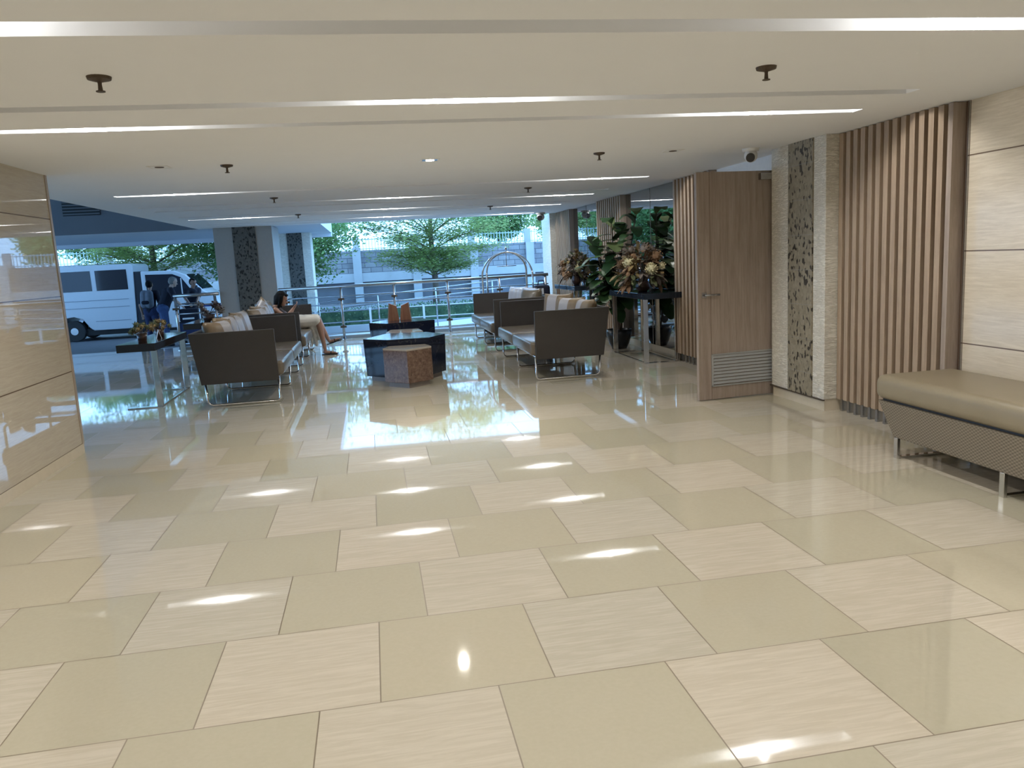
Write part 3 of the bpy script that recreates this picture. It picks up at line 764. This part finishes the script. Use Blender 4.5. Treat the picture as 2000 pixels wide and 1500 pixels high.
# ================================================================== RAILING
def railing(name, label, xs, y, x0, x1, glass=True):
    t = thing(name, label, 'railing', ((x0+x1)/2, y, 0)); cx = (x0+x1)/2
    MB().tube([(x0-cx, 0, 1.05), (x1-cx, 0, 1.05)], .033, 12).build('top_rail', M['steel'], t, smooth=True)
    for z in (.86, .70, .12): MB().tube([(x0-cx, 0, z), (x1-cx, 0, z)], .013, 8).build('mid_rail', M['steel'], t, smooth=True)
    for x in xs:
        p = MB().tube([(x-cx, 0, 0), (x-cx, 0, 1.03)], .027, 12).build('post', M['steel'], t, smooth=True)
        MB().lathe([(.05, 0), (.05, .012)], (x-cx, 0, 0), 16).build('post_base', M['steel'], t)
        for z in (.8, .25): MB().box(x-cx-.06, x-cx+.06, -.045, -.02, z-.02, z+.02).build('glass_clamp', M['bronze'], p)
    if glass:
        for a, b in zip(xs, xs[1:]):
            MB().box(a-cx+.05, b-cx-.05, -.037, -.031, .14, .96).build('glass_pane', M['glass'], t)
    return t
railing('guard_railing', 'long stainless guard railing across the open end of the lobby', [-1.68, -.63, .42, 1.50, 2.57, 3.54], 16.15, -1.82, 3.6)
railing('guard_railing', 'short stainless railing left of the mosaic pier, before the van', [-3.75, -3.02], 16.15, -3.78, -2.94, False)
# floor edge kerb
struct(MB().box(-1.84, 3.6, 16.3, 16.42, 0, .06).build('trim_10', M['pave']))
# ramp with its own rails outside
struct(MB().prism([(-1.3, -.25), (7, -.25), (7, .295), (-1.3, -.16)], 'y', 17.6, 19.0).build('floor_ramp', M['pave']))
t = thing('ramp_railing', 'sloping stainless handrail along the outdoor ramp', 'railing', (2, 18.0, 0))
def rz_(x): return -.16+(x+1.3)*.055
for z in (.755, .575): MB().tube([(-3.2, 0, z-.077), (4.5, 0, z+.416)], .013, 8).build('handrail', M['steel'], t, smooth=True)
for x in (-1.2, .1, 1.4, 2.7, 4.0, 5.3, 6.4): MB().tube([(x-2, 0, rz_(x)), (x-2, 0, .755+.064*x)], .016, 8).build('post', M['steel'], t, smooth=True)
t = thing('kerb_railing', 'low pale railing in front of the clipped hedge', 'railing', (1.5, 19.6, -.25))
for z in (.62, .35): MB().tube([(-3.3, 0, z), (5.5, 0, z)], .018, 8).build('rail', M['steel'], t, smooth=True)
for x in (-2.9, -1.6, -.3, 1.0, 2.3, 3.6, 4.9): MB().box(x-.025, x+.025, -.02, .02, 0, .66).build('post', M['whitemetal'], t)

# ================================================================== OUTSIDE
struct(MB().box(-40, 40, 16.8, 60, -.45, -.25).build('floor_driveway', M['asphalt']))
struct(MB().box(-13, -3.0, 16.8, 17.6, -.25, -.06).build('floor_step', M['pave']))
def leafcloud(bm, n, fn, size, rng, flat=.5):
    for _ in range(n):
        p = fn(); a = rng.uniform(0, 6.28); s = size*rng.uniform(.6, 1.3)
        u = Vector((math.cos(a), math.sin(a), rng.uniform(-flat, flat))).normalized()*s
        v = Vector((-math.sin(a), math.cos(a), rng.uniform(-flat, flat))).normalized()*s*.6
        vs = [bm.verts.new(p+u), bm.verts.new(p+v), bm.verts.new(p-u), bm.verts.new(p-v)]
        bm.faces.new(vs)
# hedge and planter
rng = random.Random(2)
struct(MB().box(-1.6, 8, 20.4, 21.3, -.25, -.05).build('trim_11', M['pave']))
b = MB(); b.box(-1.35, 7.9, 20.6, 21.15, -.05, .30)
leafcloud(b.bm, 5500, lambda: Vector((rng.uniform(-1.42, 7.95), rng.uniform(20.5, 21.25), rng.uniform(-.03, .40))), .035, rng, 1.5)
tag(b.build('hedge', M['hedge'], None), 'clipped green hedge in the planter beyond the railing', 'hedge')
# retaining wall
struct(MB().box(-30, 30, 36, 37, 1.09, 2.08).build('wall_retaining_stone', M['stonewall']))
struct(MB().box(-30, 30, 35.9, 37, .70, 1.09).build('wall_retaining_band', M['concrete']))
struct(MB().box(-30, 30, 36.15, 37, -.3, .70).build('wall_retaining_base', M['darkpanel']))
k = 0
for i in range(-11, 10):
    x = 2.02+i*2.6
    struct(MB().box(x-.18, x+.18, 35.85, 36.6, -.3, 2.2 if i % 2 else 2.08).build('wall_buttress_%d' % (i+12), M['concrete']))
struct(MB().box(-30, 30, 37, 60, 1.5, 1.9).build('floor_terrace', M['pave']))
t = thing('metal_fence', 'pale blue bar fence on top of the stone retaining wall', 'fence', (0, 36.4, 2.08))
for z in (.05, .46): MB().box(-26, 26, -.02, .02, z, z+.035).build('fence_rail', M['fence'], t)
b = MB()
for i in range(-190, 200):
    if -30 <= i < 70: continue
    b.box(i*.135-.014, i*.135+.014, -.012, .012, 0, .54)
fb0 = MB().box(-.014, .014, -.012, .012, 0, .54).build('fence_bar', M['fence'], t, loc=(-30*.135, 0, 0))
for i in range(-29, 70):
    fb = fb0.copy(); C.objects.link(fb); fb.parent = t; fb.location = (i*.135, 0, 0)
tag(b.build('fence_bars', M['fence'], t), None, None, None, 'stuff')
for i in range(-9, 9):
    MB().box(2.02+i*2.6-.14, 2.02+i*2.6+.14, -.1, .1, 0, .62).build('fence_post', M['concrete'], t)

def tree(name, label, loc, ht, tiers, trunk_r, leafm, nleaf, lsz, seed, group=None, flat=.35, thick=.16):
    rng = random.Random(seed); t = thing(name, label, 'tree', loc, 0, group)
    tp = [Vector((.04*math.sin(k*1.3), .04*math.cos(k), ht*k/8)) for k in range(9)]
    MB().tube(tp, trunk_r, 10, radii=[trunk_r*(1-.09*k) for k in range(9)]).build('trunk', M['bark'], t, smooth=True)
    br = MB(); lf = MB(); tips = []
    for z, R, n in tiers:
        for i in range(n):
            a = 2*math.pi*i/n+rng.uniform(-.3, .3)+z; r = R*rng.uniform(.75, 1.1)
            d = Vector((math.cos(a), math.sin(a), 0)); rise = r*rng.uniform(.25, .5)
            base = Vector((0, 0, z)); mid = base+d*r*.45+Vector((0, 0, rise*.62)); tip = base+d*r+Vector((0, 0, rise))
            br.tube([base, mid, tip], .03, 6, radii=[.026, .016, .007])
            for q in range(5):
                f = rng.uniform(.3, 1); p = (base.lerp(mid, f*2) if f < .5 else mid.lerp(tip, f*2-1))
                a2 = a+rng.uniform(-1.1, 1.1); e = p+Vector((math.cos(a2), math.sin(a2), .18))*r*.33
                br.tube([p, e], .01, 5, radii=[.012, .005]); tips.append((e, r*.36)); tips.append((p, r*.26))
            tips.append((tip, r*.3))
    def fn():
        p, r = rng.choice(tips); a = rng.uniform(0, 6.28); q = r*math.sqrt(rng.random())
        return p+Vector((q*math.cos(a), q*math.sin(a), rng.gauss(0, thick)*.6))
    leafcloud(lf.bm, nleaf, fn, lsz, rng, flat)
    br.build('branches', M['bark'], t); lf.build('foliage', leafm, t)
tree('layered_tree', 'spreading tree with thin tiered branches, centre of the view beyond the railing', (2.32, 30, -.25), 5.6, [(1.15, 1.7, 6), (1.6, 2.1, 7), (2.1, 2.5, 8), (2.7, 2.8, 8), (3.5, 2.6, 8), (4.4, 2.0, 7)], .13, M['treeleaf'], 42000, .062, 4)
tree('layered_tree', 'bright green tiered tree rising behind the white van', (-7.5, 30, -.25), 5.4, [(1.7, 2.0, 8), (2.1, 2.5, 9), (2.6, 2.9, 9), (3.3, 2.8, 9), (4.2, 2.2, 8)], .15, M['treeleaf'], 30000, .065, 6)
tree('leafy_tree', 'dense dark green tree beside the outer mosaic pier', (-3.3, 28.2, -.25), 4.4, [(1.1, 1.9, 8), (1.5, 2.4, 9), (1.9, 2.7, 10), (2.3, 2.7, 10), (2.8, 2.3, 9), (3.3, 1.8, 8)], .16, M['treeleaf_dark'], 30000, .07, 8, flat=1.0, thick=.35)
for i, (x, y, s, lab) in enumerate([(6.6, 41, 1.0, 'leafy tree above the fence, just left of the luggage cart arches'), (10.2, 42, .9, 'leafy tree above the fence at the far right, beside the white end pier'), (-12.5, 40, 1.1, 'leafy tree above the fence at the far left, over the van box'),
                                    (-4.5, 42, 1.0, 'distant tree above the fence behind the mosaic piers')]):
    tree('terrace_tree', lab, (x, y, 1.9), 2.6*s, [(.5, 1.2*s, 7), (.9, 1.6*s, 8), (1.3, 1.6*s, 8), (1.8, 1.2*s, 7)], .09, M['treeleaf'] if i % 2 else M['treeleaf_dark'], 9000, .085, 30+i, 'trees on the terrace above the retaining wall', 1.0, .3)

# ================================================================== VAN
def make_van():
    Y = 23.7; G = -.25
    t = thing('van', 'white passenger van with two dark tinted side windows parked under the canopy', 'van', (-6.5, Y, G))
    def X(x): return x+6.5
    def Z(z): return z-G
    W = 1.62
    b = MB().prism([(X(-9.9), Z(.04)), (X(-8.75), Z(.04)), (X(-8.68), Z(.22)), (X(-8.5), Z(.40)), (X(-8.2), Z(.44)), (X(-7.98), Z(.36)), (X(-7.82), Z(.12)), (X(-7.72), Z(.04)), (X(-6.60), Z(.04)), (X(-6.52), Z(1.77)), (X(-6.6), Z(1.83)), (X(-9.9), Z(1.85))], 'y', 0, W)
    b.build('cargo_body', M['vanwhite'], t, bevel=.015)
    for z in (.86, .66, .28): MB().box(X(-8.9) if z > .5 else X(-7.65), X(-6.72), -.006, 0, Z(z), Z(z)+.012).build('body_crease', M['pack_grey'], t)
    for x0, x1 in ((-9.7, -8.55), (-8.42, -7.64), (-7.52, -6.70)):
        pane = MB().box(X(x0), X(x1), -.008, .004, Z(1.13), Z(1.68)).build('side_window', M['vanglass'], t, bevel=.0)
    # gap + cab
    MB().box(X(-6.56), X(-6.32), .05, W-.05, Z(-.02), Z(1.60)).build('cab_gap', M['cab_dark'], t)
    cab = [(X(-6.34), Z(-.02)), (X(-6.34), Z(1.60)), (X(-5.45), Z(1.58)), (X(-5.15), Z(1.45)), (X(-4.72), Z(.98)), (X(-4.40), Z(.80)), (X(-4.30), Z(.55)), (X(-4.28), Z(.05)), (X(-4.50), Z(.02)), (X(-4.56), Z(.30)), (X(-4.80), Z(.42)), (X(-5.05), Z(.38)), (X(-5.22), Z(.20)), (X(-5.28), Z(-.02))]
    MB().prism(cab, 'y', 0, W).build('cab', M['vanwhite'], t, bevel=.03)
    MB().prism([(X(-6.22), Z(.85)), (X(-6.22), Z(1.50)), (X(-5.50), Z(1.48)), (X(-5.28), Z(1.38)), (X(-4.98), Z(.92)), (X(-5.1), Z(.85))], 'y', -.008, .01).build('cab_window', M['vanglass'], t)
    MB().box(X(-5.30), X(-5.27), -.012, .0, Z(.9), Z(1.36)).build('window_divider', M['vanwhite'], t)
    # windscreen (slab lying on the sloping front)
    MB().prism([(X(-5.13), Z(1.44)), (X(-4.75), Z(1.02)), (X(-4.735), Z(1.035)), (X(-5.11), Z(1.46))], 'y', .08, W-.08).build('windscreen', M['vanglass'], t)
    MB().box(X(-4.95), X(-4.85), -.14, -.02, Z(.98), Z(1.14)).build('wing_mirror', M['black'], t, bevel=.02)
    MB().box(X(-5.30), X(-4.29), -.005, 0, Z(.52), Z(.60)).build('side_stripe', M['stripe'], t)
    MB().box(X(-4.33), X(-4.25), .05, W-.05, Z(.02), Z(.22)).build('bumper', M['rubber'], t, bevel=.02)
    MB().box(X(-4.36), X(-4.28), .05, .3, Z(.48), Z(.62)).build('headlight', M['paper'], t, bevel=.02)
    MB().box(X(-9.8), X(-4.6), .12, W-.12, Z(-.1), Z(.06)).build('chassis', M['rubber'], t)
    for x in (-8.25, -4.80):
        for yy in (.04, W-.22):
            w_ = MB().tube([(X(x), yy, .29), (X(x), yy+.18, .29)], .29, 26).build('wheel', M['rubber'], t, bevel=.02)
            MB().tube([(X(x), yy-.006, .29), (X(x), yy+.01, .29)], .10, 20).build('hub_cap', M['steel'], w_)
make_van()

# ================================================================== PEOPLE
def finger_set(b, wrist, fwd, side_, up, s=1.0, curl=.9, thumb=1):
    f = fwd.normalized(); sd = side_.normalized(); u = up.normalized()
    palm = wrist+f*.045*s
    b.cap(wrist, .021*s, palm+f*.02*s+sd*.018*s, .017*s); b.cap(wrist, .021*s, palm+f*.02*s-sd*.018*s, .017*s)
    for k, (o, L) in enumerate(((.028, .062), (.010, .072), (-.009, .068), (-.027, .052))):
        p = palm+f*.035*s+sd*o*s; L *= s
        a = p; d = f
        for j, q in enumerate((.42, .33, .25)):
            ang = curl*(j+.4)*.55; d2 = (f*math.cos(ang)-u*math.sin(ang)).normalized(); e = a+d2*L*q
            b.cap(a, .0088*s*(1-.08*j), e, .0080*s*(1-.1*j)); a = e
    p = wrist+f*.02*s+sd*.024*s*thumb; e1 = p+(f*.6+sd*.6*thumb-u*.3).normalized()*.034*s; e2 = e1+(f*.9+sd*.1*thumb-u*.5).normalized()*.028*s
    b.cap(p, .012*s, e1, .0095*s); b.cap(e1, .0095*s, e2, .008*s)
def head_shape(b, c, face, s=1.0):
    f = face.normalized(); sd = Vector((-f.y, f.x, 0)).normalized(); u = f.cross(sd)*-1
    u = sd.cross(f)*-1 if u.z < 0 else u
    b.cap(c+u*.03*s-f*.02*s, .082*s, c+u*.02*s+f*.012*s, .078*s)
    b.cap(c+f*.015*s, .072*s, c-u*.075*s+f*.035*s, .042*s)
    b.cap(c-u*.02*s+f*.075*s, .012*s, c-u*.037*s+f*.098*s, .013*s)      # nose
    b.cap(c+u*.012*s+f*.076*s+sd*.03*s, .012*s, c+u*.012*s+f*.076*s-sd*.03*s, .012*s)  # brow
    b.cap(c-u*.062*s+f*.074*s+sd*.014*s, .0085*s, c-u*.062*s+f*.074*s-sd*.014*s, .0085*s)  # lips
    b.ball(c-u*.09*s+f*.06*s, .02*s)
    for k in (1, -1):
        b.cap(c+sd*.078*s*k+u*.0*s, .014*s, c+sd*.078*s*k-u*.035*s, .010*s)
    return f, sd, u
def face_parts(c, f, sd, u, t, s=1.0):
    e = MB()
    for k in (1, -1): e.ball(c+f*.080*s+sd*.029*s*k-u*.006*s, .0105*s)
    e.build('eyes', M['eye'], t)
V = Vector
def make_woman():
    t = thing('person', 'woman in a cream skirt and dark top sitting and holding up her phone', 'person', (-1.4, 13.62, 0))
    o = V((-1.4, 13.62, 0))
    def P(x, y, z): return V((x, y, z))-o
    b = MB()
    pel = P(-1.45, 13.62, .555); ch = P(-1.62, 13.62, .74); nk = P(-1.57, 13.62, .865); hd = P(-1.49, 13.62, .965)
    b.chain([(pel, .13), (P(-1.54, 13.62, .64), .115), (ch, .115)])
    for k in (1, -1): b.cap(ch, .10, P(-1.60, 13.62+.15*k, .79), .052)
    b.chain([(ch+V((0, 0, .06)), .07), (nk, .045), (hd, .05)])
    f, sd, u = head_shape(b, hd, V((.93, -.12, -.32)), 1.0)
    phone = P(-1.26, 13.56, .845)
    for k in (1, -1):
        sh = P(-1.60, 13.62+.16*k, .79); el = P(-1.43, 13.62+.20*k, .66); wr = phone+V((-.055, .045*k, -.045))
        b.chain([(sh, .047), ((sh+el)/2, .041), (el, .035), ((el+wr)/2, .031), (wr, .022)])
        finger_set(b, wr, V((.55, -.12*k, .65)), V((0, k, .0)), V((-.65, 0, .55))*-1 if False else V((.5, .55*k, -.3)), .95, .8, -1)
    # legs
    kn = P(-.93, 13.50, .575); an = P(-.86, 13.46, .09)
    b.chain([(P(-1.42, 13.54, .54), .095), (P(-1.15, 13.52, .57), .078), (kn, .055), (P(-.905, 13.49, .42), .054), (P(-.88, 13.47, .25), .040), (an, .030)])
    b.chain([(an, .030), (P(-.87, 13.46, .045), .028), (P(-.76, 13.44, .035), .026), (P(-.69, 13.43, .026), .020)])
    kn2 = P(-.95, 13.70, .60); an2 = P(-.80, 13.60, .245)
    b.chain([(P(-1.42, 13.72, .54), .095), (P(-1.15, 13.71, .58), .078), (kn2, .054), (P(-.90, 13.67, .46), .052), (P(-.85, 13.63, .36), .040), (an2, .030)])
    b.chain([(an2, .030), (P(-.78, 13.59, .205), .027), (P(-.69, 13.58, .225), .025), (P(-.625, 13.57, .245), .019)])
    for k in range(5):
        b.cap(P(-.70, 13.41+.013*k, .026), .0095, P(-.662+.004*k, 13.405+.013*k, .022), .008)
        b.cap(P(-.63, 13.545+.013*k, .24), .0095, P(-.595, 13.545+.013*k, .258), .008)
    b.build('body', M['skin'], t, remesh=.0062, smooth_it=3)
    face_parts(hd, f, sd, u, t)
    h = MB(); h.cap(hd-f*.03+u*.045, .090, hd-f*.035-u*.005, .092)
    for k in (1, -1): h.chain([(hd-f*.01+sd*.055*k+u*.03, .045), (hd+f*.0+sd*.068*k-u*.06, .030), (hd-f*.01+sd*.06*k-u*.15, .022)])
    h.chain([(hd-f*.07, .07), (hd-f*.06-u*.10, .06), (hd-f*.03-u*.20, .035)])
    h.cap(hd+f*.055+u*.075+sd*.03, .026, hd+f*.055+u*.075-sd*.03, .026)
    h.build('hair', M['hair'], t, remesh=.007, smooth_it=3)
    c = MB(); c.chain([(P(-1.46, 13.62, .57), .135), (P(-1.54, 13.62, .66), .125), (P(-1.61, 13.62, .74), .125)])
    for k in (1, -1): c.cap(P(-1.62, 13.62, .74), .105, P(-1.60, 13.62+.12*k, .795), .052)
    c.build('top', M['topcloth'], t, remesh=.009, smooth_it=3)
    s = MB(); s.chain([(P(-1.45, 13.62, .56), .15), (P(-1.15, 13.53, .56), .105), (P(-.96, 13.50, .572), .080)])
    s.chain([(P(-1.4, 13.68, .56), .14), (P(-1.15, 13.71, .57), .105), (P(-.98, 13.70, .595), .082)])
    s.cap(P(-1.15, 13.60, .60), .085, P(-.98, 13.61, .60), .070)
    for yy in (13.52, 13.58, 13.64, 13.70, 13.76):
        s.chain([(P(-1.06, yy, .50), .045), (P(-1.02, yy+.01, .34), .026), (P(-1.0+.01*math.sin(yy*60), yy+.01, .16), .020)])
        s.chain([(P(-1.06, yy, .50), .045), (P(-1.06, yy+.03, .34), .026), (P(-1.07, yy+.03, .17), .018)])
    s.chain([(P(-1.02, 13.58, .50), .06), (P(-.97, 13.62, .38), .045), (P(-.95, 13.64, .26), .03)])
    s.build('skirt', M['skirt'], t, remesh=.010, smooth_it=4)
    for (c0, d0) in ((P(-.79, 13.447, .008), V((1, -.15, .0))), (P(-.71, 13.585, .19), V((1, -.12, .30)))):
        q = MB(); d0 = d0.normalized(); n_ = V((0, 1, 0))
        upv = d0.cross(V((0, 1, 0)))*-1
        pts = [(-.125, .026), (-.06, .032), (.05, .040), (.11, .036), (.135, .012), (.135, -.012), (.11, -.034), (.04, -.036), (-.06, -.030), (-.125, -.024)]
        sdv = V((0, 0, 1)).cross(d0).normalized(); nn = d0.cross(sdv)
        lo = [q.bm.verts.new(c0+d0*a+sdv*bb-nn*.007) for a, bb in pts]; hi = [q.bm.verts.new(c0+d0*a+sdv*bb+nn*.007) for a, bb in pts]
        q.bm.faces.new(lo[::-1]); q.bm.faces.new(hi)
        for i in range(len(pts)): q.bm.faces.new((lo[i], lo[(i+1) % 10], hi[(i+1) % 10], hi[i]))
        q.tube([c0+d0*.02+sdv*.038, c0+d0*.03+sdv*.02+nn*.05, c0+d0*.03-sdv*.02+nn*.05, c0+d0*.02-sdv*.038], .007, 6)
        q.build('sandal', M['black'], t)
    ph = thing('mobile_phone', 'small dark mobile phone held up in both hands by the seated woman', 'phone', tuple(phone+o+V((.0, 0, .02))))
    ph.rotation_euler = (0, -.5, .1)
    MB().box(-.004, .004, -.036, .036, -.07, .07).build('phone_body', M['black'], ph, bevel=.003)
    MB().box(-.0052, -.004, -.032, .032, -.064, .064).build('phone_screen', M['vanglass'], ph)
make_woman()
def standing(label, x, y, g, H_, bend, face, shirt, pants, skin, hair, pack=None, reach=None, hid=0):
    s = H_/1.7; t = thing('person', label, 'person', (x, y, g)); f = V((math.cos(face), math.sin(face), 0)); sd = V((-f.y, f.x, 0))
    hip = V((0, 0, .90*s)); up = (V((0, 0, 1))*math.cos(bend)+f*math.sin(bend)); ch = hip+up*.40*s; nk = hip+up*.54*s; hd = nk+(up*.8+f*.3*math.sin(bend)+V((0, 0, .25))).normalized()*.15*s
    if hid: pass
    b = MB(); b.chain([(hip, .12*s), (hip+up*.2*s, .11*s), (ch, .13*s)]); b.chain([(ch, .07*s), (nk, .05*s), (hd, .05*s)])
    ff, sdd, uu = head_shape(b, hd, (f+V((0, 0, -.6*math.sin(bend)))), s)
    c = MB(); c.chain([(hip+up*.02, .15*s), (hip+up*.2*s, .135*s), (ch, .155*s)])
    p = MB(); p.cap(hip+sd*.06*s, .14*s, hip-sd*.06*s, .14*s)
    sh_ = MB()
    for k in (1, -1):
        a = hip+sd*.09*s*k; kn = V((f.x*.03, f.y*.03, .47*s))+sd*.10*s*k; an = sd*.10*s*k+V((0, 0, .08*s))-f*.02
        b.chain([(a, .08*s), (kn, .055*s), (an, .035*s)]); b.chain([(an, .035*s), (an+f*.13*s-V((0, 0, .045*s)), .028*s)])
        p.chain([(a, .105*s), (kn, .075*s), (an, .062*s)])
        sh_.cap(an-V((0, 0, .035*s))-f*.03, .042*s, an+f*.15*s-V((0, 0, .04*s)), .038*s)
        shd = ch+up*.08*s+sd*.18*s*k; tgt = (reach+sd*.10*k) if reach is not None else (hip+sd*.24*s*k-V((0, 0, .05)))
        el = (shd+tgt)/2+sd*.05*k-f*.04+V((0, 0, -.04)); 
        b.chain([(shd, .05*s), (el, .04*s), (tgt, .026*s)]); c.chain([(ch+up*.05*s, .10*s), (shd, .075*s), ((shd+el)/2, .065*s), (shd.lerp(el, .8), .06*s)])
        finger_set(b, tgt, (tgt-el), sd, f, 1.05, .7, -k)
    b.build('body', skin, t, remesh=.009, smooth_it=2); face_parts(hd, ff, sdd, uu, t, s)
    c.build('shirt', shirt, t, remesh=.012, smooth_it=3); p.build('trousers', pants, t, remesh=.012, smooth_it=3); sh_.build('shoes', M['black'], t, remesh=.012)
    h = MB(); h.cap(hd-ff*.03*s+uu*.035*s, .088*s, hd-ff*.035*s, .085*s); h.cap(hd+ff*.03*s+uu*.065*s, .045*s, hd-ff*.03*s+uu*.05*s, .07*s); h.build('hair', hair, t, remesh=.01)
    if pack:
        q = ch-f*.20*s-up*.05*s
        k_ = MB(); k_.cap(q+up*.12*s-sd*.06, .10*s, q-up*.16*s-sd*.06, .11*s); k_.cap(q+up*.12*s+sd*.06, .10*s, q-up*.16*s+sd*.06, .11*s); bp = k_.build('backpack', pack, t, remesh=.012, smooth_it=3)
        k2 = MB(); k2.cap(q-f*.10*s+sd*.05-up*.1, .05*s, q-f*.10*s-sd*.05-up*.1, .05*s); k2.build('pocket', M['navy'], bp, remesh=.012)
    return t
standing('person with a grey backpack and dark clothes standing at the van, back turned', -5.42, 20.8, -.25, 1.60, .12, math.radians(80), M['navy'], M['denim_dark'], M['skin'], M['hair'], M['pack_grey'])
standing('person in blue jeans bending forward over the trolley beside the van', -5.02, 20.3, -.25, 1.72, .45, math.radians(20), M['navy'], M['denim'], M['skin_pale'], M['hair_grey'], None, V((.42, 0, .98)))
standing('person in black leaning on the far side of the trolley by the van', -4.60, 21.4, -.25, 1.62, .3, math.radians(-45), M['navy'], M['navy'], M['skin'], M['hair'], None, V((.18, -.58, .98)))
t = thing('luggage_trolley', 'small metal trolley loaded with dark boxes beside the bending person', 'cart', (-4.42, 20.35, -.25))
MB().box(-.28, .28, -.2, .2, .12, .16).build('deck', M['steel'], t)
for sx in (-.27, .27): MB().tube([(sx, -.19, .14), (sx, -.19, 1.0), (sx, .19, 1.0), (sx, .19, .14)], .016, 8).build('frame', M['steel'], t)
MB().tube([(-.27, 0, 1.0), (.27, 0, 1.0)], .016, 8).build('handle', M['steel'], t)
for sx in (-.22, .22):
    for sy in (-.15, .15): MB().tube([(sx, sy-.015, .055), (sx, sy+.015, .055)], .055, 14).build('wheel', M['rubber'], t)
t = thing('storage_box', 'lower dark box on the trolley beside the van', 'box', (-4.42, 20.35, -.09)); MB().box(-.24, .24, -.17, .17, .0, .38).build('box_body', M['denim_dark'], t, bevel=.02); MB().box(-.245, .245, -.175, .175, .38, .41).build('lid', M['navy'], t)
t = thing('storage_box', 'upper dark box with white marks on the trolley beside the van', 'box', (-4.42, 20.35, .325)); MB().box(-.22, .22, -.16, .16, 0, .30).build('box_body', M['navy'], t, bevel=.02); MB().box(-.15, .12, -.165, -.16, .05, .09).build('white_mark', M['paper'], t)
